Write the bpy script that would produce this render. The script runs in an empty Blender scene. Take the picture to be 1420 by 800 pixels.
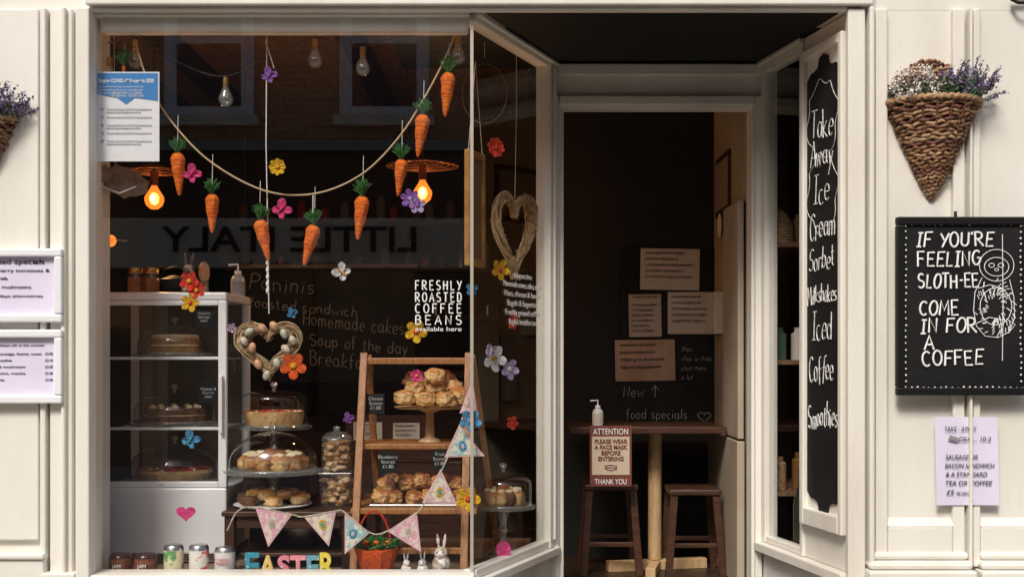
import bpy, math, random
from mathutils import Vector, Matrix, noise
random.seed(7)
R=random.random
def U(a,b): return a+(b-a)*R()
F=1690.0; D=4.6; H=1.25
def sc(y): return F/(D+y)
def X(px,y=0.0): return (px-710)/sc(y)
def Z(py,y=0.0): return H+(490-py)/sc(y)
rad=math.radians
scene=bpy.context.scene
COL=scene.collection

# ---------------------------------------------------------------- materials
def nd(nt,t,**k):
    n=nt.nodes.new(t)
    for a,b in k.items(): setattr(n,a,b)
    return n
def M(name,col,rough=.5,metal=0,col2=None,scale=6,detail=4,bump=0,bscale=60,emit=0,ecol=None,stretch=(1,1,1),spec=.5,trans=0,cr=(.35,.65),sss=0,coat=0,top=None):
    m=bpy.data.materials.new(name); m.use_nodes=True; nt=m.node_tree
    b=nt.nodes['Principled BSDF']
    b.inputs['Roughness'].default_value=rough; b.inputs['Metallic'].default_value=metal
    b.inputs['Specular IOR Level'].default_value=spec
    b.inputs['Base Color'].default_value=(*col,1)
    if coat: b.inputs['Coat Weight'].default_value=coat
    tc=nd(nt,'ShaderNodeTexCoord'); mp=nd(nt,'ShaderNodeMapping'); mp.inputs['Scale'].default_value=stretch
    nt.links.new(tc.outputs['Object'],mp.inputs['Vector'])
    if col2 is not None:
        n=nd(nt,'ShaderNodeTexNoise'); n.inputs['Scale'].default_value=scale; n.inputs['Detail'].default_value=detail
        nt.links.new(mp.outputs[0],n.inputs['Vector'])
        r=nd(nt,'ShaderNodeValToRGB'); r.color_ramp.elements[0].position=cr[0]; r.color_ramp.elements[1].position=cr[1]
        r.color_ramp.elements[0].color=(*col,1); r.color_ramp.elements[1].color=(*col2,1)
        nt.links.new(n.outputs[0],r.inputs[0]); last=r.outputs[0]
        if top:  # baked crust: browner where the surface faces up
            g=nd(nt,'ShaderNodeNewGeometry'); s=nd(nt,'ShaderNodeSeparateXYZ'); nt.links.new(g.outputs['Normal'],s.inputs[0])
            ad=nd(nt,'ShaderNodeMath',operation='MULTIPLY_ADD'); nt.links.new(n.outputs[0],ad.inputs[0]); ad.inputs[1].default_value=.9; nt.links.new(s.outputs['Z'],ad.inputs[2])
            mr=nd(nt,'ShaderNodeMapRange'); nt.links.new(ad.outputs[0],mr.inputs[0]); mr.inputs[1].default_value=.55; mr.inputs[2].default_value=1.15
            mx=nd(nt,'ShaderNodeMixRGB'); nt.links.new(mr.outputs[0],mx.inputs[0]); nt.links.new(last,mx.inputs[1]); mx.inputs[2].default_value=(*top,1); last=mx.outputs[0]
        nt.links.new(last,b.inputs['Base Color'])
    if bump:
        n=nd(nt,'ShaderNodeTexNoise'); n.inputs['Scale'].default_value=bscale; n.inputs['Detail'].default_value=3
        nt.links.new(mp.outputs[0],n.inputs['Vector'])
        bp=nd(nt,'ShaderNodeBump'); bp.inputs['Strength'].default_value=bump; bp.inputs['Distance'].default_value=.01
        nt.links.new(n.outputs[0],bp.inputs['Height']); nt.links.new(bp.outputs[0],b.inputs['Normal'])
    if emit:
        b.inputs['Emission Color'].default_value=(*(ecol or col),1); b.inputs['Emission Strength'].default_value=emit
    return m
def glassmat(name,f0=.08,tint=(.95,.97,.96),rough=0.0,haze=0.0):
    m=bpy.data.materials.new(name); m.use_nodes=True; nt=m.node_tree; nt.nodes.clear()
    out=nd(nt,'ShaderNodeOutputMaterial'); g=nd(nt,'ShaderNodeNewGeometry')
    dt=nd(nt,'ShaderNodeVectorMath',operation='DOT_PRODUCT'); nt.links.new(g.outputs['Incoming'],dt.inputs[0]); nt.links.new(g.outputs['Normal'],dt.inputs[1])
    ab=nd(nt,'ShaderNodeMath',operation='ABSOLUTE'); nt.links.new(dt.outputs['Value'],ab.inputs[0])
    su=nd(nt,'ShaderNodeMath',operation='SUBTRACT'); su.inputs[0].default_value=1; nt.links.new(ab.outputs[0],su.inputs[1])
    pw=nd(nt,'ShaderNodeMath',operation='POWER'); nt.links.new(su.outputs[0],pw.inputs[0]); pw.inputs[1].default_value=5
    ml=nd(nt,'ShaderNodeMath',operation='MULTIPLY_ADD'); nt.links.new(pw.outputs[0],ml.inputs[0]); ml.inputs[1].default_value=1-f0; ml.inputs[2].default_value=f0
    ml.use_clamp=True
    tr=nd(nt,'ShaderNodeBsdfTransparent'); tr.inputs[0].default_value=(*tint,1)
    gl=nd(nt,'ShaderNodeBsdfGlossy'); gl.inputs['Roughness'].default_value=rough; gl.inputs[0].default_value=(1,1,1,1)
    mx=nd(nt,'ShaderNodeMixShader'); nt.links.new(ml.outputs[0],mx.inputs[0]); nt.links.new(tr.outputs[0],mx.inputs[1]); nt.links.new(gl.outputs[0],mx.inputs[2])
    last=mx
    if haze:
        df=nd(nt,'ShaderNodeBsdfDiffuse'); df.inputs[0].default_value=(.8,.82,.8,1)
        m2=nd(nt,'ShaderNodeMixShader'); m2.inputs[0].default_value=haze
        nt.links.new(mx.outputs[0],m2.inputs[1]); nt.links.new(df.outputs[0],m2.inputs[2]); last=m2
    nt.links.new(last.outputs[0],out.inputs[0]); return m
def brickmat(name,c1,c2,mortar):
    m=bpy.data.materials.new(name); m.use_nodes=True; nt=m.node_tree; b=nt.nodes['Principled BSDF']; b.inputs['Roughness'].default_value=.85
    tc=nd(nt,'ShaderNodeTexCoord'); s=nd(nt,'ShaderNodeSeparateXYZ'); c=nd(nt,'ShaderNodeCombineXYZ')
    nt.links.new(tc.outputs['Object'],s.inputs[0]); nt.links.new(s.outputs['X'],c.inputs['X']); nt.links.new(s.outputs['Z'],c.inputs['Y'])
    t=nd(nt,'ShaderNodeTexBrick'); nt.links.new(c.outputs[0],t.inputs['Vector'])
    t.inputs['Scale'].default_value=1; t.inputs['Brick Width'].default_value=.225; t.inputs['Row Height'].default_value=.075; t.inputs['Mortar Size'].default_value=.008
    t.inputs['Color1'].default_value=(*c1,1); t.inputs['Color2'].default_value=(*c2,1); t.inputs['Mortar'].default_value=(*mortar,1)
    nt.links.new(t.outputs['Color'],b.inputs['Base Color'])
    bp=nd(nt,'ShaderNodeBump'); bp.inputs['Strength'].default_value=.4; bp.inputs['Distance'].default_value=.01; bp.invert=True
    nt.links.new(t.outputs['Fac'],bp.inputs['Height']); nt.links.new(bp.outputs[0],b.inputs['Normal'])
    return m
cream=M('cream_paint',(.80,.775,.71),.42,col2=(.66,.615,.53),scale=2.6,detail=10,bump=.22,bscale=24,stretch=(1,1,.35),cr=(.42,.82))
white=M('white_plastic',(.85,.85,.86),.3,col2=(.8,.8,.82),scale=5)
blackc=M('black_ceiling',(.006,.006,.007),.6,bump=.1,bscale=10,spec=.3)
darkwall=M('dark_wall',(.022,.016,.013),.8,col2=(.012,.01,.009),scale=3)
dwood=M('dark_wood',(.075,.028,.013),.45,col2=(.035,.013,.007),scale=9,stretch=(1,1,8),bump=.1,bscale=30)
floorw=M('floor_wood',(.05,.028,.017),.4,col2=(.028,.016,.01),scale=8,stretch=(8,1,1))
pine=M('pine_wood',(.42,.19,.065),.45,col2=(.27,.11,.035),scale=14,stretch=(6,6,1),bump=.15,bscale=40)
pinel=M('pine_light',(.58,.40,.22),.5,col2=(.46,.29,.14),scale=14,stretch=(6,6,1))
alw=M('alcove_wood',(.22,.13,.07),.6,col2=(.14,.08,.04),scale=14,stretch=(6,6,1))
slate=M('chalkboard_slate',(.006,.006,.007),.6,col2=(.014,.014,.015),scale=4,detail=8,bump=.05,spec=.25)
blackp=M('black_paint',(.008,.008,.008),.45,spec=.3)
chalk=M('chalk',(.85,.85,.83),.9,bump=.3,bscale=300)
chalk2=M('chalk_worn',(.80,.80,.78),.9,col2=(.42,.42,.41),scale=45,detail=3,cr=(.45,.68))
paper=M('paper',(.82,.82,.84),.6,col2=(.78,.78,.81),scale=5,bump=.15,bscale=8)
lilac=M('lilac_paper',(.76,.71,.87),.55,col2=(.70,.65,.82),scale=4,bump=.15,bscale=8)
ink=M('ink',(.02,.02,.03),.7); inkgrey=M('ink_grey',(.25,.25,.27),.7)
bluep=M('poster_blue',(.03,.22,.55),.5)
winglass=glassmat('window_glass',.11,(.96,.97,.97)); domeglass=glassmat('dome_glass',.07,(.97,.98,.98)); jarglass=glassmat('jar_glass',.06,(.95,.97,.97),haze=.02)
glassrim=glassmat('glass_rim',.28,(.85,.88,.88),rough=.08,haze=.08)
plateglass=glassmat('plate_glass',.15,(.85,.88,.88),rough=.05,haze=.12)
string=M('jute_string',(.62,.47,.28),.9,bump=.5,bscale=300)
wstring=M('white_string',(.8,.78,.74),.9)
wire=M('black_wire',(.015,.013,.012),.5)
brass=M('brass',(.55,.33,.10),.3,1)
carrot=M('carrot_yarn',(.88,.20,.015),.85,col2=(.66,.11,.01),scale=60,bump=.8,bscale=160,stretch=(.4,.4,1.6))
leafg=M('yarn_green',(.05,.21,.035),.85,col2=(.02,.10,.02),scale=60)
wick1=M('wicker_brown',(.34,.18,.09),.7,col2=(.18,.08,.035),scale=50,bump=.6,bscale=120)
wick2=M('wicker_tan',(.50,.32,.18),.7,col2=(.30,.17,.08),scale=50,bump=.6,bscale=120)
wick3=M('wicker_red',(.20,.075,.045),.7,col2=(.12,.05,.03),scale=50,bump=.6,bscale=120)
wickl=M('willow_pale',(.62,.48,.29),.7,col2=(.36,.25,.13),scale=50)
scone=M('scone_crust',(.74,.50,.24),.6,col2=(.62,.36,.13),scale=30,detail=6,bump=.7,bscale=70,cr=(.4,.62),top=(.45,.17,.04))
sconed=M('fruit_scone',(.60,.34,.13),.6,col2=(.30,.12,.04),scale=38,detail=6,bump=.8,bscale=70,cr=(.45,.65),top=(.27,.09,.025))
sponge=M('sponge',(.55,.32,.13),.8,col2=(.40,.2,.08),scale=40,bump=.5,bscale=80)
choc=M('chocolate_cake',(.10,.04,.018),.6,col2=(.20,.09,.04),scale=40,bump=.5,bscale=80)
icing=M('cream_icing',(.86,.76,.55),.5,col2=(.78,.6,.34),scale=14,bump=.4,bscale=40)
jam=M('jam',(.45,.03,.02),.25)
steel=M('steel',(.55,.55,.56),.3,1)
def felt(n,c): return M('felt_'+n,c,.9,col2=tuple(v*.6 for v in c),scale=110,bump=.9,bscale=220)
FE={'purple':felt('purple',(.36,.14,.55)),'pink':felt('pink',(.80,.06,.22)),'yellow':felt('yellow',(.90,.52,.02)),'red':felt('red',(.80,.05,.02)),'orange':felt('orange',(.88,.13,.02)),
 'blue':felt('blue',(.10,.36,.62)),'white':felt('white',(.8,.78,.8)),'lav':felt('lavender',(.55,.42,.70)),'hot':felt('hot_pink',(.9,.08,.3)),'green':felt('green',(.05,.3,.06)),'black':felt('black',(.02,.02,.02)),'teal':felt('teal',(.1,.5,.5)),'ppink':felt('pale_pink',(.8,.5,.55)),'cream':felt('cream',(.8,.72,.55))}

# ---------------------------------------------------------------- helpers
def link(o,parent):
    COL.objects.link(o)
    if parent: o.parent=parent
    return o
def root(name,loc=(0,0,0),rz=0):
    e=bpy.data.objects.new(name,None); e.empty_display_size=.1; e.location=loc; e.rotation_euler=(0,0,rz); COL.objects.link(e); return e
def mk(name,v,f,mat,parent=None,smooth=False,bevel=0,seg=2):
    me=bpy.data.meshes.new(name); me.from_pydata([tuple(a) for a in v],[],f); me.update()
    if mat: me.materials.append(mat)
    if smooth: me.polygons.foreach_set('use_smooth',[True]*len(me.polygons))
    o=bpy.data.objects.new(name,me); link(o,parent)
    if bevel:
        b=o.modifiers.new('b','BEVEL'); b.width=bevel; b.segments=seg; b.limit_method='ANGLE'
    return o
BF=[(0,3,2,1),(4,5,6,7),(0,1,5,4),(1,2,6,5),(2,3,7,6),(3,0,4,7)]
def box(p,name,x0,x1,y0,y1,z0,z1,mat,bevel=0):
    v=[(x0,y0,z0),(x1,y0,z0),(x1,y1,z0),(x0,y1,z0),(x0,y0,z1),(x1,y0,z1),(x1,y1,z1),(x0,y1,z1)]
    return mk(name,v,BF,mat,p,bevel=bevel)
def beam(p,name,a,b,w,t,mat,bevel=.003):
    a=Vector(a);b=Vector(b);d=(b-a).normalized(); sx=Vector((1,0,0))
    if abs(d.dot(sx))>.9: sx=Vector((0,1,0))
    sy=d.cross(sx).normalized(); sx=sy.cross(d).normalized()
    v=[]
    for q in (a,b):
        for i,j in((-1,-1),(1,-1),(1,1),(-1,1)): v.append(q+sx*i*w/2+sy*j*t/2)
    return mk(name,v,BF,mat,p,bevel=bevel)
def prism(p,name,pts,y0,y1,mat,bevel=0):  # pts in xz
    n=len(pts); v=[(x,y0,z) for x,z in pts]+[(x,y1,z) for x,z in pts]
    f=[tuple(range(n)),tuple(range(2*n-1,n-1,-1))]+[(i,(i+1)%n+0,(i+1)%n+n,i+n)[::-1] for i in range(n)]
    return mk(name,v,f,mat,p,bevel=bevel)
def slab(p,name,pts,z0,z1,mat,bevel=0):
    n=len(pts); v=[(x,y,z0) for x,y in pts]+[(x,y,z1) for x,y in pts]
    f=[tuple(range(n-1,-1,-1)),tuple(range(n,2*n))]+[(i,(i+1)%n,(i+1)%n+n,i+n) for i in range(n)]
    return mk(name,v,f,mat,p,bevel=bevel)
def lathe(p,name,prof,loc,mat,seg=32,smooth=True,wob=0):
    v=[];f=[]; n=len(prof)
    for i in range(seg):
        a=2*math.pi*i/seg
        for r,z in prof:
            rr=r*(1+wob*noise.noise(Vector((math.cos(a)*2,math.sin(a)*2,z*30+loc[0]*7)))) if wob else r
            v.append((loc[0]+rr*math.cos(a),loc[1]+rr*math.sin(a),loc[2]+z))
    for i in range(seg):
        j=(i+1)%seg
        for k in range(n-1): f.append((i*n+k,j*n+k,j*n+k+1,i*n+k+1))
    o=mk(name,v,f,mat,p,smooth=smooth)
    if smooth:
        e=o.modifiers.new('e','EDGE_SPLIT'); e.split_angle=rad(40)
    return o
def tube(p,name,lines,r,mat,cyc=False,res=2,flat=None):
    c=bpy.data.curves.new(name,'CURVE'); c.dimensions='3D'; c.bevel_depth=r; c.bevel_resolution=res; c.use_fill_caps=True
    for L in lines:
        s=c.splines.new('POLY'); s.points.add(len(L)-1)
        for i,q in enumerate(L): s.points[i].co=(*q,1)
        s.use_cyclic_u=cyc
    c.materials.append(mat); o=bpy.data.objects.new(name,c); return link(o,p)
def ell(p,name,c,s,mat,sub=3,wob=0,rot=None,ns=3,sq=None):
    import bmesh
    bm=bmesh.new(); bmesh.ops.create_icosphere(bm,subdivisions=sub,radius=1)
    off=Vector((U(0,50),U(0,50),U(0,50)))
    rm=Matrix.Rotation(rot[1],3,rot[0]) if rot else Matrix.Identity(3)
    for v in bm.verts:
        k=1+wob*noise.noise(v.co*ns+off)+(wob*.45*noise.noise(v.co*ns*2.7+off) if sq else 0)
        c0=v.co.copy()
        if sq:
            h=math.hypot(c0.x,c0.y)
            if h>1e-4:
                hh=h**sq; c0.x*=hh/h; c0.y*=hh/h
            c0.z=math.copysign(abs(c0.z)**sq,c0.z); 
            if abs(c0.z)<.25: k*=.93   # split line round the middle
        q=rm@Vector((c0.x*s[0]*k,c0.y*s[1]*k,c0.z*s[2]*k)); v.co=q+Vector(c)
    me=bpy.data.meshes.new(name); bm.to_mesh(me); bm.free(); me.materials.append(mat)
    me.polygons.foreach_set('use_smooth',[True]*len(me.polygons))
    return link(bpy.data.objects.new(name,me),p)
FIT=[]
def T(p,name,txt,x,y,z,size,mat,al='LEFT',w=None,rz=0,ext=.0006,off=0,ls=1):
    c=bpy.data.curves.new(name,'FONT'); c.body=txt; c.size=size; c.align_x=al; c.extrude=ext; c.offset=off; c.space_line=ls
    c.materials.append(mat); o=bpy.data.objects.new(name,c); o.location=(x,y,z); o.rotation_euler=(rad(90),0,rz); link(o,p)
    if w: FIT.append((o,w))
    return o
def arc(cx,cy,rx,ry,a0,a1,n=12):
    return [(cx+rx*math.cos(rad(a0+(a1-a0)*i/n)),cy+ry*math.sin(rad(a0+(a1-a0)*i/n))) for i in range(n+1)]
SF={'I':(.4,[[(.2,0),(.2,1)],[(.04,1),(.36,1)],[(.04,0),(.36,0)]]),'F':(.55,[[(.05,0),(.05,1),(.52,1)],[(.05,.52),(.42,.52)]]),
'Y':(.6,[[(0,1),(.3,.5)],[(.6,1),(.2,0)]]),'O':(.62,[arc(.31,.5,.29,.5,90,450,18)]),'U':(.6,[[(.05,1)]+arc(.3,.28,.25,.28,180,360)+[(.55,1)]]),
"'":(.14,[[(.1,1),(.05,.8)]]),'R':(.6,[[(.05,0),(.05,1)],[(.0,1)]+arc(.26,.75,.27,.25,90,-90)+[(.05,.5)],[(.2,.5),(.6,0)]]),
'B':(.56,[[(.05,0),(.05,1)],[(.05,1)]+arc(.26,.77,.22,.23,90,-90)+[(.05,.54)],[(.05,.54)]+arc(.26,.27,.26,.27,90,-90)+[(.05,0)]]),
'D':(.58,[[(.05,0),(.05,1)],[(.05,1)]+arc(.2,.5,.34,.5,90,-90)+[(.05,0)]]),
'P':(.56,[[(.05,0),(.05,1)],[(.05,1)]+arc(.26,.75,.25,.25,90,-90)+[(.05,.5)]]),
'E':(.55,[[(.52,1),(.05,1),(.05,0),(.55,0)],[(.05,.52),(.42,.52)]]),'L':(.5,[[(.05,1),(.05,0),(.48,0)]]),'N':(.6,[[(.05,0),(.05,1),(.53,0),(.55,1)]]),
'G':(.64,[arc(.32,.5,.29,.5,50,360,16)+[(.36,.5)]]),'S':(.55,[arc(.28,.75,.23,.25,40,270,9)+arc(.28,.25,.25,.25,90,-150,9)]),
'T':(.6,[[(0,1),(.6,1)],[(.3,1),(.3,0)]]),'H':(.6,[[(.05,0),(.05,1)],[(.55,0),(.55,1)],[(.05,.5),(.55,.5)]]),'-':(.35,[[(.05,.5),(.3,.5)]]),
'C':(.58,[arc(.32,.5,.29,.5,50,310,14)]),'M':(.75,[[(.02,0),(.1,1),(.36,.3),(.62,1),(.7,0)]]),'A':(.6,[[(0,0),(.3,1),(.6,0)],[(.12,.36),(.48,.36)]]),
'a':(.5,[arc(.24,.28,.2,.28,60,400,12),[(.44,.56),(.44,.1),(.52,0)]]),'b':(.48,[[(.05,1),(.05,0)],arc(.24,.28,.2,.28,180,-180,12)]),
'c':(.42,[arc(.24,.28,.2,.28,60,310,10)]),'d':(.5,[arc(.24,.28,.2,.28,0,360,12),[(.44,1),(.44,0)]]),'e':(.46,[[(.05,.3),(.42,.3)]+arc(.24,.28,.2,.28,0,310,12)]),
'f':(.38,[arc(.3,.82,.14,.16,60,180,6)+[(.16,-.1)],[(.02,.52),(.34,.52)]]),'h':(.48,[[(.05,1),(.05,0)],[(.05,.35)]+arc(.23,.38,.18,.18,180,0,8)+[(.42,0)]]),
'i':(.18,[[(.08,.55),(.08,0)],[(.08,.75),(.09,.8)]]),'k':(.46,[[(.05,1),(.05,0)],[(.4,.55),(.06,.25),(.44,0)]]),'l':(.18,[[(.08,1),(.08,0)]]),
'm':(.7,[[(.05,.58),(.05,0)],[(.05,.38)]+arc(.2,.4,.14,.17,180,0,6)+[(.34,0)],[(.34,.38)]+arc(.49,.4,.14,.17,180,0,6)+[(.64,0)]]),
'n':(.48,[[(.05,.58),(.05,0)],[(.05,.35)]+arc(.23,.38,.18,.18,180,0,8)+[(.42,0)]]),'o':(.46,[arc(.23,.28,.2,.28,90,450,12)]),
'p':(.48,[[(.05,.56),(.05,-.4)],arc(.24,.28,.2,.28,180,-180,12)]),'r':(.36,[[(.05,.58),(.05,0)],[(.05,.35)]+arc(.22,.36,.16,.2,180,40,6)]),
's':(.4,[arc(.2,.42,.14,.14,40,270,7)+arc(.2,.14,.16,.14,90,-150,7)]),'t':(.36,[[(.16,.9),(.16,.1),(.3,0)],[(.02,.6),(.32,.6)]]),
'u':(.48,[[(.05,.56)]+arc(.23,.2,.18,.2,180,360,8)+[(.41,.56)],[(.41,.3),(.43,0)]]),
'w':(.6,[[(.02,.56),(.15,0),(.3,.45),(.44,0),(.56,.56)]]),'y':(.46,[[(.04,.56),(.22,.05)],[(.42,.56),(.12,-.38)]]),' ':(.3,[])}
def stroke(p,name,txt,x,y,z,h,mat,w=None,r=.003,gap=.14,jit=.03,slope=0):
    txt=''.join(c if c in SF else 'o' for c in txt)
    tot=sum(SF[c][0]+gap for c in txt)-gap; sx=(w/tot/h) if w else 1
    cx=0; lines=[]
    for c in txt:
        W,ls=SF[c]; jy=U(-jit,jit); js=U(1-jit,1+jit); sh=U(-jit,jit)*2+jit
        for L in ls:
            lines.append([(x+(cx+(a+b*sh))*h*sx, y, z+(b*js+jy)*h+slope*(cx+a)*h*sx) for a,b in L])
        cx+=W+gap
    return tube(p,name,lines,r,mat,res=1)
def heartpt(t,s,sz=1.0):
    return (16*math.sin(t)**3/16*s, (13*math.cos(t)-5*math.cos(2*t)-2*math.cos(3*t)-math.cos(4*t))/16*s*sz)

# ================================================================ WORLD / LIGHT  (soft bright daylight from over the street)
EL=rad(46); AZ=math.pi+.35
w=bpy.data.worlds.new('World'); scene.world=w; w.use_nodes=True
bg=w.node_tree.nodes['Background']; sky=w.node_tree.nodes.new('ShaderNodeTexSky'); sky.sky_type='NISHITA'; sky.sun_disc=False
sky.sun_elevation=EL; sky.sun_rotation=AZ; sky.dust_density=4; sky.ozone_density=.4; sky.air_density=1.0
w.node_tree.links.new(sky.outputs[0],bg.inputs[0]); bg.inputs[1].default_value=.13
sl=bpy.data.lights.new('sun','SUN'); sl.energy=2.8; sl.angle=rad(15); sl.color=(1,.95,.88)
so=bpy.data.objects.new('sun',sl); COL.objects.link(so); so.location=(-2,-10,12)
dirv=-Vector((math.sin(AZ)*math.cos(EL),math.cos(AZ)*math.cos(EL),math.sin(EL)))
so.rotation_euler=dirv.to_track_quat('-Z','Y').to_euler()
scene.view_settings.view_transform='Standard'; scene.view_settings.look='None'; scene.view_settings.exposure=0
cd=bpy.data.cameras.new('camera'); cam=bpy.data.objects.new('camera',cd); COL.objects.link(cam)
cam.location=(0,-D,H); cam.rotation_euler=(rad(90),0,0); cd.lens=F/1420*36; cd.sensor_width=36; cd.shift_y=90/1420; cd.clip_end=500; cd.clip_start=.05
scene.camera=cam

# ================================================================ STREET
asphalt=M('asphalt',(.05,.05,.05),.9,col2=(.07,.07,.068),scale=30,bump=.4,bscale=150)
paving=M('paving',(.34,.32,.29),.85,col2=(.26,.24,.22),scale=8,bump=.3,bscale=60)
kerbm=M('kerb_stone',(.36,.35,.33),.8,col2=(.3,.29,.27),scale=15)
yel=M('road_yellow',(.7,.5,.05),.7)
box(None,'ground',-150,150,-150,150,-.4,-.13,asphalt)
box(None,'road',-60,60,-7.2,-1.9,-.126,-.12,asphalt)
box(None,'pavement',-60,60,-1.75,0,-.12,0,paving)
box(None,'pavement',-60,60,-8.9,-7.35,-.12,0,paving)
box(None,'kerb',-60,60,-1.9,-1.753,-.12,.004,kerbm,.01)
box(None,'kerb',-60,60,-7.347,-7.2,-.12,.004,kerbm,.01)
box(None,'road_marking',-60,60,-2.25,-2.17,-.118,-.116,yel)
box(None,'road_marking',-60,60,-2.45,-2.37,-.118,-.116,yel)

# ================================================================ OPPOSITE BUILDING
ob=root('brick_building')
obr=brickmat('red_brick',(.50,.25,.13),(.42,.19,.10),(.5,.42,.32))
YB=-9.0
box(ob,'wall',-16,16,YB-6,YB,2.9,6.2,obr)
box(ob,'rear_block',-16,16,YB-6,YB-.5,0,2.9,darkwall)
box(ob,'string_course',-16,16,YB+.002,YB+.12,3.5,3.62,kerbm,.01)
box(ob,'dark_band',-16,16,YB+.002,YB+.05,2.77,3.49,M('band_brown',(.10,.05,.03),.6))  # plain dark brown band between the shop fascias and the string course
box(ob,'eaves',-16,16,YB+.002,YB+.15,6.05,6.21,kerbm,.02)
osd=M('shop_dark',(.03,.03,.03),.2)
stone=M('cream_stone',(.82,.75,.6),.6,col2=(.72,.64,.48),scale=3)
box(ob,'fascia',-6.2,.3,YB-.3,YB+.06,2.2,2.76,stone,.01)
box(ob,'fascia_b',.5,7,YB-.3,YB+.06,2.2,2.76,M('fascia_brown',(.12,.05,.03),.5),.01)
box(ob,'fascia_c',-13,-6.4,YB-.3,YB+.06,2.2,2.76,M('fascia_green',(.04,.10,.07),.5),.01)
for a,b in((-6.4,-6.2),(.3,.5),(7,7.2),(-13.2,-13)): box(ob,'pilaster',a,b,YB-.3,YB+.1,0,2.9,stone,.01)
T(ob,'fascia_text','LITTLE ITALY',X(404,9),YB+.08,Z(349,9),.40,ink,'CENTER',w=352/124.3,rz=math.pi,ext=.01,off=.004)
T(ob,'fascia_small','pizzeria  -  cafe  -  bar',X(404,9),YB+.075,2.22,.09,ink,'CENTER',w=1.2,rz=math.pi,ext=.01)
for i,a in enumerate((-5.9,-4.1,-2.3,-.5,1.2,3.2,5.2)):
    box(ob,'shop_mullion',a,a+.06,YB-.3,YB-.01,0.56,2.19,dwood)
box(ob,'stallriser',-16,16,YB-.3,YB-.05,0,.55,M('stall',(.12,.08,.06),.6))
box(ob,'shop_glass',-16,16,YB-.26,YB-.22,.55,2.2,osd)
for cxp in(-7.6,-5.6,X(290,9),X(533,9),.55,2.5,4.5):
    x0=cxp-.36;x1=cxp+.36
    box(ob,'window_glass',x0,x1,YB+.004,YB+.02,3.95,5.5,M('sash_dark',(.05,.06,.07),.15))
    for (a,b,c,d) in((x0-.14,x0,3.9,5.6),(x1,x1+.14,3.9,5.6),(x0,x1,3.9,4.0),(x0,x1,5.5,5.6),(x0,x1,4.7,4.78)):
        box(ob,'sash',a,b,YB+.003,YB+.06,c,d,white)
    box(ob,'sill',x0-.2,x1+.2,YB+.003,YB+.14,3.78,3.898,stone)

# ================================================================ SHOPFRONT
sf=root('cafe_shopfront')
TOP=2.543
box(sf,'left_wall',-4,-1.60,.0,.25,0,TOP,cream)
box(sf,'right_wall',1.30,4,.0,.25,0,TOP,cream)
box(sf,'fascia_backing',-4,4,.0,.25,TOP+.001,3.15,cream)
box(sf,'fascia_board',X(125),X(1205),-.06,-.001,Z(13),3.1,cream,.006)
box(sf,'fascia_lip',X(128),X(1172),-.035,-.002,Z(19),Z(13)-.001,cream,.004)
box(sf,'cornice',-4,4,-.14,-.061,3.12,3.3,cream,.02)
br2=brickmat('brick_upper',(.38,.18,.11),(.3,.14,.08),(.42,.37,.3))
box(sf,'upper_wall',-4,4,.01,.3,3.152,6,br2)
box(sf,'roof',-4,4,.01,6.5,6.0,6.2,darkwall)
box(sf,'side_wall_l',-4,-3.8,.301,6.3,0,6,br2); box(sf,'side_wall_r',3.8,4,.301,6.3,0,6,br2); box(sf,'rear_wall',-4,4,6.31,6.5,0,6,br2)
for cxp in(-1.7,1.7):
    box(sf,'upper_glass',cxp-.5,cxp+.5,-.005,.005,3.8,5.3,osd)
    for (a,b,c,d) in((-.56,-.5,3.75,5.35),(.5,.56,3.75,5.35),(-.5,.5,3.75,3.8),(-.5,.5,5.3,5.35),(-.5,.5,4.52,4.57)):
        box(sf,'upper_sash',cxp+a,cxp+b,-.03,.008,c,d,white)
def strip(name,p0,p1,y,z0=0.0,z1=TOP,bev=.006): return box(sf,name,X(p0),X(p1),y,-.001,z0,z1,cream,bev)
strip('pilaster_face',-60,57,-.026,.55); strip('bead',61,69,-.042); strip('pilaster_board',73,104,-.03,); strip('bead',91,97,-.052); strip('frame_post',112,131,-.06,0,TOP-.004)
box(sf,'frame_post_return',X(118),X(131),0,.08,.38,TOP,cream,.003)
strip('plinth',-80,68,-.055,0,Z(772)); strip('plinth_cap',-80,70,-.068,Z(772)+.001,Z(763),.008)
box(sf,'post_block',X(66),X(112),-.065,-.003,Z(800),Z(790),cream,.006)
strip('end_post',1172,1196,-.04,0,TOP-.004); strip('bead',1200,1207,-.06,.45); 
strip('panel_stile',1211,1228,-.03,.45); strip('panel_stile',1318,1334,-.03,.45); 
box(sf,'panel_rail',X(1228)+.001,X(1318)-.001,-.03,-.001,.45,Z(728),cream,.006)
box(sf,'panel_rail',X(1356)+.001,X(1500),-.03,-.001,.45,Z(728),cream,.006)
strip('bead',1338,1342,-.055,.45); strip('panel_stile',1346,1356,-.03,.45)
for a,b in((1196,1343),(1349,1520)):
    box(sf,'plinth',X(a),X(b),-.095,-.001,0,Z(786),cream,.008)
    box(sf,'plinth_step',X(a)+.006,X(b)-.006,-.07,-.001,Z(786)+.001,Z(774),cream,.014)
    box(sf,'plinth_step',X(a)+.014,X(b)-.014,-.045,-.001,Z(774)+.001,Z(763),cream,.012)
for a,b in((1228,1318),(1356,1500)):
    v=[(X(a),-.03,Z(728)),(X(b),-.03,Z(728)),(X(b),-.001,Z(717)),(X(a),-.001,Z(717))]; mk('panel_chamfer',v,[(0,1,2,3)],cream,sf)
brk=root('sign_bracket'); tube(brk,'scroll',[[(X(1398),-.03,Z(2)),(X(1405),-.05,Z(9)),(X(1416),-.06,Z(10)),(X(1430),-.05,Z(4)),(X(1440),-.03,Z(-8))],[(X(1398),-.03,Z(0)),(X(1440),-.03,Z(0))]],.008,blackp)
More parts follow.
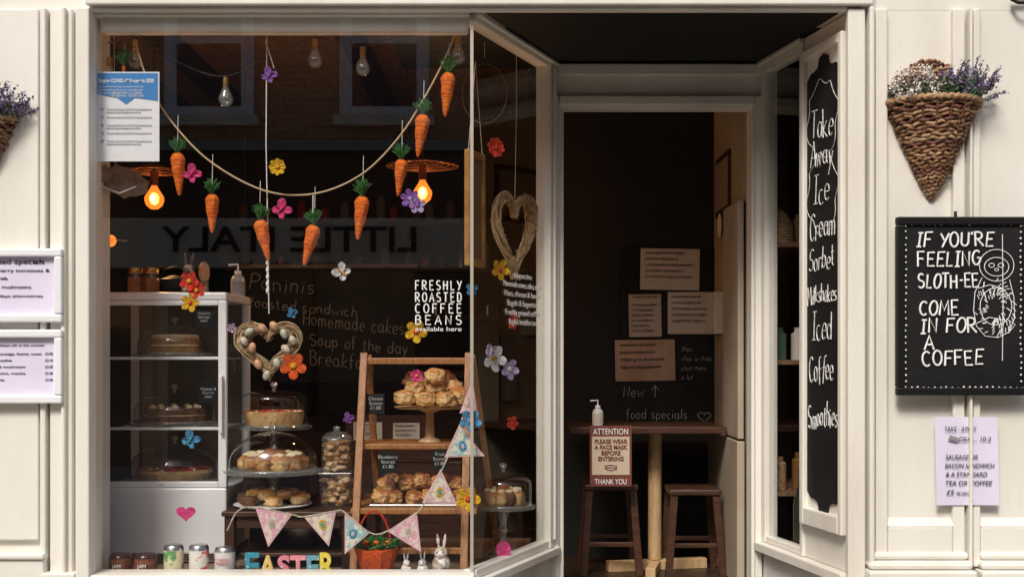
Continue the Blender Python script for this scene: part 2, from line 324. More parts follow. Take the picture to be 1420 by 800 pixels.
# main window
box(sf,'stallriser',-1.6,-.155,.0,.08,0,.37,cream,.005)
box(sf,'sill',-1.62,-.14,-.05,.085,.371,Z(794),cream,.006)
box(sf,'head_rail',-1.6,-.16,.0,.08,Z(22),TOP,cream,.003)
mk('window_glass',[(X(131),.02,Z(795)),(-.152,.02,Z(795)),(-.152,.02,Z(20)),(X(131),.02,Z(20))],[(0,1,2,3)],winglass,sf)
box(sf,'corner_strip',-.158,-.146,.012,.026,.41,Z(20),M('alu',(.5,.45,.38),.4,.3))
blind=root('roller_blind'); box(blind,'blind_cassette',X(134),X(649),.03,.09,Z(45,.03),Z(21,.03),M('blind_fabric',(.85,.82,.75),.7,col2=(.78,.74,.66),scale=5,stretch=(1,1,6)),.012)
# recess
rc=blackc
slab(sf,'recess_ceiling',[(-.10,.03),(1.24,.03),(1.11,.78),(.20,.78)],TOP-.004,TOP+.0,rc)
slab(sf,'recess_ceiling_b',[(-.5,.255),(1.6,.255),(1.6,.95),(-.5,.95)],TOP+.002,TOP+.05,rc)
slab(sf,'doorstep',[(-.15,-.01),(1.28,-.01),(1.11,.95),(.18,.95)],0.0,.165,paving,.008)
# left splay
L1=math.hypot(.33,.8); ls=root('splay_window',(-.15,.02,0),math.atan2(.8,.33))
def sp(n,x0,x1,y0,y1,z0,z1,m=cream,b=.004): return box(ls,n,x0,x1,y0,y1,z0,z1,m,b)
sp('stallriser',.0,L1,.0,.06,0,.36); sp('sill',.0,L1,-.04,.06,.361,.395); sp('bottom_rail',.01,L1-.07,-.012,.04,.396,.43)
sp('back_post',L1-.075,L1+.0,-.02,.05,.396,TOP-.005); sp('back_bead',L1-.05,L1-.035,-.034,-.021,.43,TOP-.03)
sp('top_rail',.0,L1-.08,-.012,.05,TOP-.035,TOP-.005); sp('top_trim',.0,L1,-.035,-.013,TOP-.02,TOP-.006)
mk('glass',[(.008,.01,.42),(L1-.07,.01,.42),(L1-.07,.01,TOP-.03),(.008,.01,TOP-.03)],[(0,1,2,3)],winglass,ls)
# door frame
Y8=.8
def df(n,p0,p1,y0,y1,z0,z1,b=.005): return box(sf,n,X(p0,Y8),X(p1,Y8),y0,y1,z0,z1,cream,b)
df('jamb_left',752,782,.82,.93,.16,2.336); df('architrave_left',763,775,.795,.819,.16,2.39); 
df('jamb_right',1043,1060,.82,.93,.16,2.336); df('architrave_right',1047,1057,.795,.819,.16,2.39)
df('header',750,1064,.82,.9,2.337,TOP-.005); df('header_trim',776,1046.5,.795,.819,2.35,2.39); df('header_bead',765,1060,.80,.819,TOP-.06,TOP-.01)
# right splay
L2=math.hypot(.167,.8); rs=root('angled_side_panel',(1.112,.8,0),math.atan2(-.8,.167))
def rp(n,x0,x1,y0,y1,z0,z1,m=cream,b=.004): return box(rs,n,x0,x1,y0,y1,z0,z1,m,b)
rp('stallriser',0,L2,.0,.06,0,.38); rp('sill',0,L2,-.045,.06,.381,.42); rp('bottom_rail',.045,.40,-.008,.04,.421,.45)
rp('back_post',.0,.044,-.012,.05,.421,TOP-.005); rp('mid_post',.402,.43,-.015,.05,.421,TOP-.005); rp('top_rail',.045,.40,-.008,.04,TOP-.06,TOP-.005); rp('top_trim',0,.43,-.03,-.016,TOP-.025,TOP-.006)
rp('panel_back',.431,L2,-.004,.05,.421,TOP-.005)
mk('glass',[(.044,.01,.44),(.402,.01,.44),(.402,.01,2.49),(.044,.01,2.49)],[(0,1,2,3)],winglass,rs)
# menu board on splay
mb=root('menu_chalkboard',rs.location,rs.rotation_euler[2])
for a,b,c,d in((.44,.475,.56,2.47),(.775,.805,.56,2.47),(.476,.774,.56,.63),(.476,.774,2.43,2.47)): box(mb,'frame',a,b,-.035,-.005,c,d,cream,.006)
box(mb,'frame_back',.475,.775,-.012,-.0045,.63,2.43,cream)
def ogee(top,zc,s):
    xs=[.485+(.765-.485)*i/24 for i in range(25)]
    out=[]
    for x in xs:
        u=abs((x-.625)/.14); k= .055*(1-u)**.8 if u<.55 else .055*(.45**.8)*(1 if u<.75 else (1-(u-.75)/.25*.9))
        out.append((x,zc+s*(k+ (.03 if u<.3 else 0))))
    return out
bt=ogee(1,2.34,1); bb=ogee(0,.70,-1)
prism(mb,'slate',bb+bt[::-1],-.02,-.013,slate)
for txt,py,hh,ww in(('Take',190,.095,.19),('Away',231,.08,.19),('Ice',283,.095,.14),('Cream',332,.085,.22),('Sorbet',376,.07,.22),('Milkshakes',421,.06,.25),('Iced',474,.09,.17),('Coffee',528,.09,.21),('Smoothies',595,.075,.25)):
    zz=H+(490-py)/351
    stroke(mb,'chalk_text',txt,.625-ww/2+U(-.008,.008),-.024,zz,hh*1.2,chalk2,w=ww,r=.0023,jit=.08,gap=.08,slope=U(-.05,.08))
for cy,rr in((2.17,.07),(1.88,.05)):
    tube(mb,'scroll',[[(.625+.13*math.cos(rad(a))*(1+.12*math.sin(rad(a*6))),-.023,cy+.15*math.sin(rad(a))*(1+.1*math.cos(rad(a*7)))) for a in range(0,361,8)]],.0014,chalk2,res=1)

# ================================================================ INTERIOR ROOM (children of cafe_shopfront)
FL=.18
box(sf,'interior_floor',-3.79,3.79,.26,6.3,0.0,FL,floorw)
box(sf,'interior_ceiling',-3.79,3.79,.26,6.3,2.95,3.0,M('int_ceiling',(.32,.17,.085),.7,col2=(.22,.11,.05),scale=4,stretch=(8,1,1)))
for xb in(-1.9,-.9,.1): box(sf,'ceiling_beam',xb,xb+.12,.3,4.59,2.86,2.949,dwood,.01)
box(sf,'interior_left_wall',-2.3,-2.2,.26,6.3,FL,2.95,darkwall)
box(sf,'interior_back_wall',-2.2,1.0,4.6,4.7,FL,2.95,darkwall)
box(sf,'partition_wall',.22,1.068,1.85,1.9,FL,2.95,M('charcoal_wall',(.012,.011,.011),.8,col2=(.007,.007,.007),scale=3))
pw=M('pale_wall',(.42,.36,.28),.6,col2=(.34,.28,.21),scale=3)
box(sf,'passage_wall',1.07,1.10,.931,1.95,FL,2.95,pw)
box(sf,'alcove_wall',1.62,1.7,.26,2.2,.16,2.95,alw)
box(sf,'alcove_back',1.101,1.619,1.4,1.45,.16,2.95,dwood)
slab(sf,'display_platform',[(-1.598,.082),(-.19,.082),(.085,.83),(.085,1.15),(-1.598,1.15)],.2,.38,M('platform',(.26,.17,.11),.6,col2=(.17,.11,.07),scale=6))
ct=root('service_counter'); box(ct,'front',-2.1,-.3,3.0,3.6,FL,1.1,dwood,.01); box(ct,'top',-2.15,-.25,2.95,3.65,1.101,1.14,dwood,.005)
bs=root('wall_shelf')
for z in(1.5,1.85,2.2):
    box(bs,'shelf',-2.1,.1,4.35,4.59,z,z+.03,dwood,.003)
    x=-2.0
    while x<0:
        c=random.choice([inkgrey,jam,steel,dwood,alw]); h=U(.08,.2); lathe(bs,'jar',[(0,0),(.035,0),(.035,h*.8),(.018,h),(0,h)],(x,4.47,z+.031),c,12); x+=U(.09,.2)
dimchalk=M('faded_chalk',(.45,.45,.44),.9)
ib=root('hanging_menu_blackboard'); yi=2.4
box(ib,'slate',X(330,yi),X(575,yi),yi,yi+.02,Z(530,yi),Z(372,yi),slate); box(ib,'frame_top',X(326,yi),X(579,yi),yi-.01,yi+.02,Z(372,yi)+.001,Z(366,yi),dwood)
for t_,px,py,hh,ww in (('Paninis',345,400,.09,90),('toasted sandwich',345,425,.06,150),('Homemade cakes',420,450,.08,140),('Soup of the day',430,478,.07,135),('Breakfast',430,505,.08,90)):
    stroke(ib,'chalk_text',t_,X(px,yi),yi-.006,Z(py,yi),hh,dimchalk,w=ww/sc(yi),r=.003,jit=.06,slope=-.1)
for xx in(X(340,yi),X(565,yi)): tube(ib,'chain',[[(xx,yi,Z(366,yi)),(xx,yi,2.95)]],.003,wire)

# ---- door area
cb=root('wall_chalkboard'); yw=1.85
box(cb,'slate',X(860,yw),X(1000,yw)-.03,yw-.012,yw-.002,Z(592,yw),Z(343,yw),slate)
stroke(cb,'chalk_text','New',X(864,yw),yw-.016,Z(550,yw),.055,dimchalk,r=.0017); 
stroke(cb,'chalk_text','food specials',X(868,yw),yw-.016,Z(580,yw),.05,dimchalk,w=.32,r=.0017)
tube(cb,'heart',[[(X(976,yw)+heartpt(t/20*math.tau,.035)[0],yw-.016,Z(577,yw)+heartpt(t/20*math.tau,.035,.8)[1]) for t in range(21)]],.0017,dimchalk,res=1)
for i in range(4): stroke(cb,'chalk_text',('then','choc a chan','cton mess','a lot')[i],X(944,yw),yw-.016,Z(487+i*13,yw),.026,dimchalk,r=.0009,jit=.1)
tube(cb,'arrow',[[(X(908,yw),yw-.016,Z(550,yw)),(X(908,yw),yw-.016,Z(535,yw))],[(X(903,yw),yw-.016,Z(541,yw)),(X(908,yw),yw-.016,Z(534,yw)),(X(913,yw),yw-.016,Z(541,yw))]],.0016,dimchalk,res=1)
def sheet(name,p0,p1,q0,q1,y,mat,lines,rot=0,head=None,tm=ink):
    r=root(name,(X((p0+p1)/2,y),y,Z((q0+q1)/2,y))); r.rotation_euler=(0,rot,0); s=sc(y); w2=(p1-p0)/2/s; h2=(q1-q0)/2/s
    n=8; v=[];f=[]
    for i in range(n+1):
        for j in range(n+1):
            u=-1+2*i/n; t=-1+2*j/n; v.append((u*w2,-.0015*math.sin(3*u+2*t)-.003*abs(u*t)**3,t*h2))
    for i in range(n):
        for j in range(n): a=i*(n+1)+j; f.append((a,a+n+1,a+n+2,a+1))
    o=mk('sheet',v,f,mat,r,smooth=True)
    z=h2-.12*h2
    if head: T(r,'heading',head,0,-.005,z-.06*h2,h2*.16,tm,'CENTER',w=w2*1.5); z-=.3*h2
    if lines:
        dz=(2*h2*.72)/lines
        for k in range(lines):
            T(r,'text_line',''.join(random.choice('abcdefghi lmnop rstuvw') for _ in range(random.randint(18,26))),-w2*.85,-.005,z-dz*(k+.5),dz*.62,tm,'LEFT',w=w2*U(1.1,1.65))
    return r
dpaper=M('aged_paper',(.62,.56,.49),.6,col2=(.54,.48,.41),scale=5)
sheet('paper_notice',888,970,345,402,yw-.014,dpaper,5,rot=rad(1)); sheet('paper_notice',872,917,408,467,yw-.014,M('kraft',(.48,.40,.33),.6),6,head='NOTICE',rot=rad(-1)); sheet('paper_notice',926,995,405,463,yw-.014,dpaper,5)
gl=sheet('laminated_notice',853,936,471,528,yw-.02,M('laminate',(.55,.38,.29),.15,col2=(.40,.26,.19),scale=6,bump=.9,bscale=9,coat=1),4,rot=rad(-1))
# bistro table
tb=root('bistro_table'); yt=1.45; tx=X(908,yt)
box(tb,'top',X(790,1.2),1.022,1.2,1.72,.868,.90,dwood,.004)
lathe(tb,'post',[(.0,0),(.034,0),(.034,.62),(.05,.635),(0,.636)],(tx,yt,.232),pinel,24)
beam(tb,'foot_a',(tx-.24,yt-.06,.205),(tx+.26,yt+.06,.205),.05,.05,pinel); beam(tb,'foot_b',(tx-.05,yt-.25,.204),(tx+.05,yt+.2,.204),.048,.048,pinel)
def chair(nm,x,y,w,d,hs,back):
    c=root(nm)
    box(c,'seat',x-w/2,x+w/2,y-d/2,y+d/2,FL+hs-.03,FL+hs,dwood,.008)
    for i in(-1,1):
        for j in(-1,1): beam(c,'leg',(x+i*(w/2-.025),y+j*(d/2-.025),FL+hs-.03),(x+i*(w/2+.005),y+j*(d/2),FL),.035,.03,dwood)
    for j in(-1,1): beam(c,'stretcher',(x-w/2+.02,y+j*(d/2-.015),FL+.15),(x+w/2-.02,y+j*(d/2-.015),FL+.15),.022,.022,dwood)
    if back:
        for i in(-1,1): beam(c,'back_post',(x+i*(w/2-.02),y+d/2-.02,FL+hs),(x+i*(w/2-.02),y+d/2+.04,FL+hs+.28),.03,.025,dwood)
        box(c,'back_rail',x-w/2+.02,x+w/2-.02,y+d/2+.02,y+d/2+.04,FL+hs+.2,FL+hs+.29,dwood,.004)
chair('wooden_stool',X(960,1.35),1.37,.25,.27,.42,False); chair('wooden_chair',X(845,1.4),1.42,.26,.3,.44,False)
at=root('face_mask_sign'); ya=1.17
brn=M('sign_brown',(.16,.045,.03),.5)
box(at,'board',X(818,ya),X(876,ya),ya,ya+.004,Z(674,ya),Z(590,ya),brn); box(at,'panel',X(821,ya),X(873,ya),ya-.002,ya-.0005,Z(658,ya),Z(605,ya),M('sign_cream',(.55,.44,.33),.5))
cxx=X(847,ya)
T(at,'t','ATTENTION',cxx,ya-.003,Z(602,ya),.04,chalk,'CENTER',w=.165); T(at,'t','THANK YOU',cxx,ya-.003,Z(671,ya),.036,chalk,'CENTER',w=.15)
for i,s_ in enumerate(('PLEASE WEAR','A FACE MASK','BEFORE','ENTERING')): T(at,'t',s_,cxx,ya-.004,Z(614.5+8*i,ya),.028,brn,'CENTER',w=(.155,.155,.09,.12)[i],off=.0008)
tube(at,'mask_icon',[[(cxx+a*.001,ya-.004,Z(648,ya)+b*.0007) for a,b in ((-28,12),(0,18),(28,12),(26,-8),(0,-20),(-26,-8),(-28,12))],[(cxx-.028,ya-.004,Z(648,ya)),(cxx+.028,ya-.004,Z(648,ya))]],.0018,brn,res=1)
def pump(nm,px,py0,py1,y,m,lab,z=None):
    s=sc(y); h=(py1-py0)/s; r=h*.2; x=X(px,y); z=Z(py1,y) if z is None else z; q=root(nm)
    lathe(q,'bottle',[(0,0),(r,0),(r*1.05,h*.06),(r*1.05,h*.5),(r*.8,h*.6),(r*.35,h*.66),(r*.35,h*.72),(0,h*.72)],(x,y,z),m,20)
    lathe(q,'collar',[(0,h*.66),(r*.5,h*.66),(r*.5,h*.76),(0,h*.76)],(x,y,z),white,16); tube(q,'nozzle',[[(x,y,z+h*.7),(x,y,z+h*.95),(x-r*1.4,y,z+h*.93)]],r*.16,white)
    lathe(q,'label',[(r*1.06,h*.1),(r*1.06,h*.45)],(x,y,z),lab,20)
pump('hand_sanitiser_bottle',829,549,586,1.3,M('clear_gel',(.6,.62,.6),.2),dpaper,z=.901)
pwg=root('passage_notices')
def pn(y0,y1,z0,z1,m,t=.004): box(pwg,'notice',1.069-t,1.069,y0,y1,z0,z1,m)
pn(1.35,1.75,1.95,2.25,dwood,.01); pn(1.38,1.72,1.98,2.22,M('print',(.3,.24,.2),.5),.013); pn(1.38,1.5,1.0,1.35,inkgrey,.02); pn(1.55,1.78,1.35,1.56,dpaper,.05)
lathe(pwg,'round_sign',[(0,0),(.06,0)],(0,0,0),paper,20).matrix_local=Matrix.Translation((1.055,1.6,1.9))@Matrix.Rotation(rad(-90),4,'Y')
box(pwg,'door_leaf',1.025,1.06,.95,1.78,FL+.01,.85,pw,.004); box(pwg,'door_leaf_upper',1.03,1.058,.96,1.35,.86,1.95,pw,.004)
# right alcove shelves
al=root('alcove_shelf')
for z in(.62,1.2,1.72):
    box(al,'shelf',1.14,1.61,.78,1.39,z,z+.02,alw,.002)
    for k in range(5):
        x=1.2+k*.09; hh=U(.10,.2); m=random.choice([M('tin',(.22,.08,.04),.4),dpaper,M('amber',(.2,.09,.03),.3),alw,M('tealtin',(.06,.13,.10),.4),wick2])
        lathe(al,'jar',[(0,0),(.034,0),(.034,hh*.8),(.02,hh*.86),(.02,hh),(0,hh)],(x,U(.83,.9),z+.021),m,16)
tube(al,'wicker_lantern',[[(1.2+.05*math.cos(a/20*math.tau)*q,.84+.05*math.sin(a/20*math.tau)*q,1.745+.012*k) for a in range(21)] for k,q in enumerate([1,1.05,1.1,1.1,1.1,1.05,1,.95,.85,.7,.5,.3])],.006,wick2)
slab(al,'ledge',[(1.24,.36),(1.6,.36),(1.6,.74),(1.165,.74)],.40,.43,alw)
lathe(al,'tall_bottle',[(0,0),(.035,0),(.035,.18),(.014,.26),(.014,.32),(0,.32)],(1.24,.62,.431),M('bottle_dark',(.02,.03,.02),.1),20)
for k,(y,hh,m) in enumerate(((.5,.12,M('can_r',(.3,.06,.05),.3,.4)),(.57,.14,dpaper),(.43,.1,M('can_g',(.12,.2,.08),.3,.4)))): lathe(al,'can',[(0,0),(.03,0),(.03,hh),(0,hh)],(1.31+.02*k,y,.431),m,16)

# ================================================================ WALL SIGNS
def framed(nm,q0,q1,heads):
    r=root(nm); x0=X(-90,-.05); x1=X(88,-.05); z0=Z(q1,-.05); z1=Z(q0,-.05); t=.03
    for a,b,c,d in((x0,x1,z1-t,z1),(x0,x1,z0,z0+t),(x0,x0+t,z0+t+.0005,z1-t-.0005),(x1-t,x1,z0+t+.0005,z1-t-.0005)): box(r,'frame',a,b,-.07,-.03,c,d,white,.006)
    box(r,'paper',x0+t,x1-t,-.045,-.034,z0+t,z1-t,lilac)
    for (txt,px,py,sz,w_) in heads: T(r,'text',txt,X(px,-.05),-.047,Z(py,-.05),sz,ink,'LEFT',w=w_)
framed('framed_menu',345,447,[('Bread specials',-18,366,.026,.21),('£4.75',45,366,.017,.04),('rocket, cherry tomatoes &',-40,377,.017,.29),('mozzarella',-20,388,.017,.08),('peppers & mushrooms',-36,400,.018,.21),('ask for todays alternatives',-38,412,.014,.26)])
framed('framed_menu',457,559,[('cold drinks',-60,480,.024,.14),('please ask at the counter',-2,480,.012,.17)]+[(t_,-40,492+i*9,.013,w_) for i,(t_,w_) in enumerate((('ham, 2 eggs, sausage, beans, toast',.26),('toasted teacake',.15),('cheese, ham & mushroom',.2),('latte, cappuccino, mocha',.2),('hot chocolate',.12)))]+[('£3.%d0'%i,62,492+i*9,.013,.028) for i in range(5)])
sg=root('chalkboard_sign'); yc=-.06; x0=X(1243,yc);x1=X(1428,yc);z0=Z(548,yc);z1=Z(301,yc);t=.03
for a,b,c,d in((x0,x1,z1-t,z1),(x0,x1,z0,z0+t),(x0,x0+t,z0+t+.0005,z1-t-.0005),(x1-t,x1,z0+t+.0005,z1-t-.0005)): box(sg,'frame',a,b,yc-.012,yc+.02,c,d,blackp,.005)
box(sg,'slate',x0+t,x1-t,yc,yc+.015,z0+t,z1-t,slate)
ys=yc-.004
for txt,px,py,w_ in(("IF YOU'RE",1270,343,107),('FEELING',1272,370,88),('SLOTH-EE',1273,400,84),('COME',1275,437,54),('IN FOR',1276,462,78),('A',1282,485,13),('COFFEE',1279,507,84)):
    stroke(sg,'chalk_text',txt,X(px,ys),ys,Z(py,ys),19.5/sc(ys),chalk,w=w_/sc(ys),r=.0040,slope=.02,jit=.05)
dots=[]
for k in range(21): 
    for q in(311,537): dots.append((1256+k*8.1,q))
for k in range(26):
    for p_ in(1256,1416): dots.append((p_,313+k*8.6))
for a,b in dots: ell(sg,'chalk_dot',(X(a+U(-.8,.8),ys),ys,Z(b+U(-.8,.8),ys)),(.0045,.002,U(.0035,.005)),chalk,1)
def pxl(L): return [(X(a,ys),ys,Z(b,ys)) for a,b in L]
sl_=[pxl([(1390,325),(1391,420),(1390,500)]), pxl(arc(1382,368,24,22,0,360,26)), pxl(arc(1382,370,17,13,0,360,20)), pxl(arc(1375,368,4,3,0,360,8)),pxl(arc(1388,368,4,3,0,360,8)),pxl(arc(1382,374,3,2,0,360,6)),
 pxl([(1362,385),(1352,405),(1350,430),(1354,452),(1366,466),(1384,468),(1400,460),(1407,440),(1406,412),(1400,388)]), pxl(arc(1381,425,22,26,0,360,22)), pxl([(1356,400),(1372,395),(1392,400)]),pxl([(1404,405),(1396,412),(1384,408)]),
 pxl([(1355,448),(1372,440),(1394,444)]),pxl([(1398,462),(1408,450),(1396,442)])]
for k in range(110):
    c=rad(U(0,360)); q=U(.35,1); rx=26*q; ry=38*q; sl_.append(pxl([(1380+rx*math.cos(c),427+ry*math.sin(c)),(1380+(rx+4)*math.cos(c+.12),427+(ry+5)*math.sin(c+.12))]))
tube(sg,'sloth_drawing',sl_,.0015,chalk,res=1)
tube(sg,'hook',[[(X(1329,yc),-.03,Z(301,yc)),(X(1329,yc),-.03,Z(292,yc))]],.006,wire)
ps=root('paper_sign'); yp=-.035
xa,xb=X(1298,yp),X(1385,yp); 
v=[];f=[];n=10
for i in range(n+1):
    for j in range(n+1):
        u=i/n;t_=j/n; v.append((xa+(xb-xa)*u-.004*t_,yp-.004*abs(2*u-1)**3*(1-t_)-.002*math.sin(5*t_),Z(700,yp)+(Z(578,yp)-Z(700,yp))*t_))
for i in range(n):
    for j in range(n): a=i*(n+1)+j; f.append((a,a+n+1,a+n+2,a+1))
mk('sheet',v,f,lilac,ps,smooth=True)
for txt,px,py,sz,w_ in(('TAKE - AWAY',1308,597,.024,.12),('DEAL.. 10-2',1328,611,.023,.12),('SAUSAGE OR',1310,636,.024,.12),('BACON SANDWICH',1309,648,.024,.185),('& A STANDARD',1310,660,.024,.155),('TEA OR COFFEE',1309,672,.024,.175),('£5',1311,685,.026,.028),('PER HEAD',1325,685,.014,.045)):
    t_=T(ps,'text',txt,X(px,yp),yp-.008,Z(py,yp),sz,ink,'LEFT',w=w_); t_.data.shear=.2
prism(ps,'pin_mark',[(X(1309),Z(608)),(X(1322),Z(611)),(X(1324),Z(606)),(X(1312),Z(602))],-.045,-.042,inkgrey)

# ================================================================ WICKER BASKETS
def hanging_basket(cpx,dpy):
    r=root('wicker_hanging_basket'); cx=X(cpx,-.1); s=sc(-.1)
    zr=Z(140+dpy,-.1); zt=Z(268+dpy,-.1); RW=64/s
    rings={0:[],1:[],2:[]}; N=26
    for i in range(N):
        u=i/(N-1); z=zt+(zr-zt)*u; rw=RW*(.05+.95*u**.85); rd=.15*(.07+.93*u**.85); ph=U(0,9)
        L=[]
        for k in range(41):
            a=math.pi+math.pi*k/40
            w_=1+.035*math.sin(k*1.6+ph)+.03*noise.noise(Vector((k*.3,i,ph)))
            L.append((cx+rw*w_*math.cos(a),-.005+rd*w_*math.sin(a),z+.004*math.sin(k*.9+ph)+.012*math.cos(a*1)*.5))
        rings[random.choice([0,0,1,1,2])].append(L)
    for i in range(13):
        u=i/12; z=zr+(.165*u); hw=RW*.93*math.sqrt(max(0.02,1-(u*.97)**2)); L=[]
        for k in range(21): L.append((cx-.01-hw+2*hw*k/20,-.012-.008*math.sin(k*1.6+i*3)-.01*math.cos(math.pi*(k/20-.5)),z+.003*math.sin(k+i)))
        rings[random.choice([0,0,1,2])].append(L)
    for k,m in((0,wick1),(1,wick2),(2,wick3)):
        if rings[k]: tube(r,'wicker_weave',rings[k],.0066,m)
    rim=[]
    for k in range(61):
        a=math.pi+math.pi*k/60; rim.append((cx+RW*1.03*math.cos(a),-.005+.155*math.sin(a),zr+.006+.004*math.sin(k*2.2)))
    tube(r,'rim',[rim],.0105,wick2); tube(r,'rim_wrap',[[(q[0],q[1]-.006*math.sin(i*1.9),q[2]+.011*math.cos(i*1.9)) for i,q in enumerate(rim)]],.005,wick1)
    tube(r,'rib',[[(cx+RW*.98*math.cos(a)*u**.85,-.012+.148*math.sin(a)*u**.85,zt+(zr-zt)*u) for u in [.02+.98*j/12 for j in range(13)]] for a in [math.pi+math.pi*k/9 for k in range(10)]],.004,wick3)
    st=[[(cx-RW*.5,-.12,zr-.15),(cx-RW*.75,-.14,zr-.16)],[(cx,-.05,zt),(cx+.005,-.05,zt-.02)],[(cx+RW*.7,-.12,zr-.05),(cx+RW*.95,-.15,zr-.02)],[(cx-RW*.7,-.12,zr-.02),(cx-RW*1.08,-.12,zr-.0)]]
    for k in range(26):
        u=U(.15,.95); a=U(math.pi*1.05,math.pi*1.95); rr=(.05+.95*u**.85); q=Vector((cx+RW*rr*math.cos(a),-.01-.15*rr*abs(math.sin(a)),zt+(zr-zt)*u)); st.append([tuple(q),tuple(q+Vector((U(-.02,.02),U(-.02,-.005),U(-.012,.012))))])
    tube(r,'stray_twigs',st,.0017,wick2,res=0)
    slab(r,'soil',[(cx+RW*.9*math.cos(math.pi+math.pi*k/16),-.008+.13*math.sin(math.pi+math.pi*k/16)) for k in range(17)],zr-.05,zr-.01,M('soil',(.03,.02,.015),.9))
    gv=[];gf=[];wv=[];wf=[];pv=[];pf=[]
    def quad(V,Fc,c,sz,el=1.6):
        d=Vector((U(-1,1),U(-1,.3),U(-.6,1))).normalized(); e=d.cross(Vector((U(-1,1),U(-1,1),U(-1,1)))).normalized()
        n=len(V); c=Vector(c); V+= [c-d*sz*el/2,c+e*sz/2,c+d*sz*el/2,c-e*sz/2]; Fc.append((n,n+1,n+2,n+3))
    stems=[]
    for k in range(1100):
        a=U(math.pi,math.tau); q=math.sqrt(R()); xx=RW*q*math.cos(a)*1.05
        quad(gv,gf,(cx+xx,-.01+.15*q*math.sin(a),zr+U(-.01,.06+.02*R())),.012)
    cl=[]
    for k in range(44): a=U(math.pi,math.tau); q=math.sqrt(R()); xx=-RW*.45+RW*.62*q*math.cos(a)*1.05; cl.append((cx+xx,-.03+.14*q*math.sin(a),zr+U(.02,.12)-.15*abs(xx+RW*.45)))
    for c in cl:
        for k in range(30): quad(wv,wf,(c[0]+random.gauss(0,.009),c[1]+random.gauss(0,.009),c[2]+random.gauss(0,.009)),.009,1.1)
    for k in range(85):
        a=U(math.pi,math.tau); q=math.sqrt(R()); xx=RW*.45+RW*.66*q*math.cos(a); base=Vector((cx+xx*.85,-.02+.13*q*math.sin(a),zr)); tip=base+Vector((.03+.25*(xx-.02)+U(-.03,.03),U(-.03,.02),U(.04,.14)-.15*abs(xx-.06)))
        stems.append([tuple(base),tuple((base+tip)/2+Vector((0,0,.005))),tuple(tip)])
        for j in range(26):
            u=U(.55,1.08); c=base.lerp(tip,u); quad(pv,pf,(c.x+random.gauss(0,.0045),c.y+random.gauss(0,.0045),c.z+random.gauss(0,.003)),.0085,1.2)
    mk('foliage',gv,gf,M('foliage',(.05,.09,.03),.6,col2=(.10,.13,.05),scale=60),r); mk('white_blooms',wv,wf,M('white_petals',(.75,.72,.66),.6,col2=(.6,.52,.5),scale=90),r); mk('lavender_blooms',pv,pf,M('lavender',(.13,.07,.19),.6,col2=(.26,.17,.34),scale=90),r)
    tube(r,'stems',stems,.0015,leafg,res=0)
hanging_basket(1304,0); hanging_basket(-52,24)

# ================================================================ GLASS-MOUNTED ITEMS
cv=root('safety_poster'); y=.035
box(cv,'sheet',X(131,y),X(221,y),y,y+.001,Z(224,y),Z(100,y),paper)
prism(cv,'header',[(X(133,y),Z(102,y)),(X(133,y),Z(131,y)),(X(163,y),Z(136,y)),(X(175,y),Z(145,y)),(X(187,y),Z(136,y)),(X(219,y),Z(140,y)),(X(219,y),Z(102,y))],y-.002,y-.001,bluep)
T(cv,'title','Staying COVID-19 Secure in 2020',X(137,y),y-.003,Z(115,y),.02,paper,w=.21,off=.0006)
for i,t_ in enumerate(('We confirm we have complied with the','government guidance on managing the','risk of COVID-19')): T(cv,'t',t_,X(137,y),y-.003,Z(122+i*4.5,y),.010,paper,w=(.17,.17,.08)[i])
T(cv,'t','FIVE STEPS TO SAFER\nWORKING TOGETHER',X(177,y),y-.003,Z(131,y),.012,paper,'CENTER',ls=.9)
for i in range(5):
    for k in range(1 if i%2 else 2): T(cv,'t',('We have carried out a COVID-19 risk assessment and','shared the results with people who work here')[k],X(148,y),y-.003,Z(153+i*11+k*4,y),.0085,inkgrey,w=.17-.04*k)
    lathe(cv,'dot',[(0,0),(.0045,0)],(0,0,0),bluep,10).matrix_local=Matrix.Translation((X(142,y),y-.003,Z(152+i*11,y)))@Matrix.Rotation(rad(90),4,'X')
dc=root('window_lettering'); y=.018
for t_,py in(('FRESHLY',402),('ROASTED',418.5),('COFFEE',434),('BEANS',450)): stroke(dc,'t',t_,X(576,y),y,Z(py,y),12.5/sc(y),chalk,w=64/sc(y),r=.0028,gap=.4,jit=0)
T(dc,'t','available here',X(608,y),y,Z(459,y),.024,chalk,'CENTER',w=64/sc(y))
dl=root('side_window_lettering',ls.location,ls.rotation_euler[2])
for i,t_ in enumerate(('cappuccino','Homemade scones, cakes, soups','Ham, cheese & bacon','Bagels & baguettes','Freshly ground coffee','English breakfast tea')): T(dl,'t',t_,.53,.006,H+(490-(385+i*13))/336,.034,chalk,'CENTER',w=(.2,.42,.4,.34,.38,.3)[i])

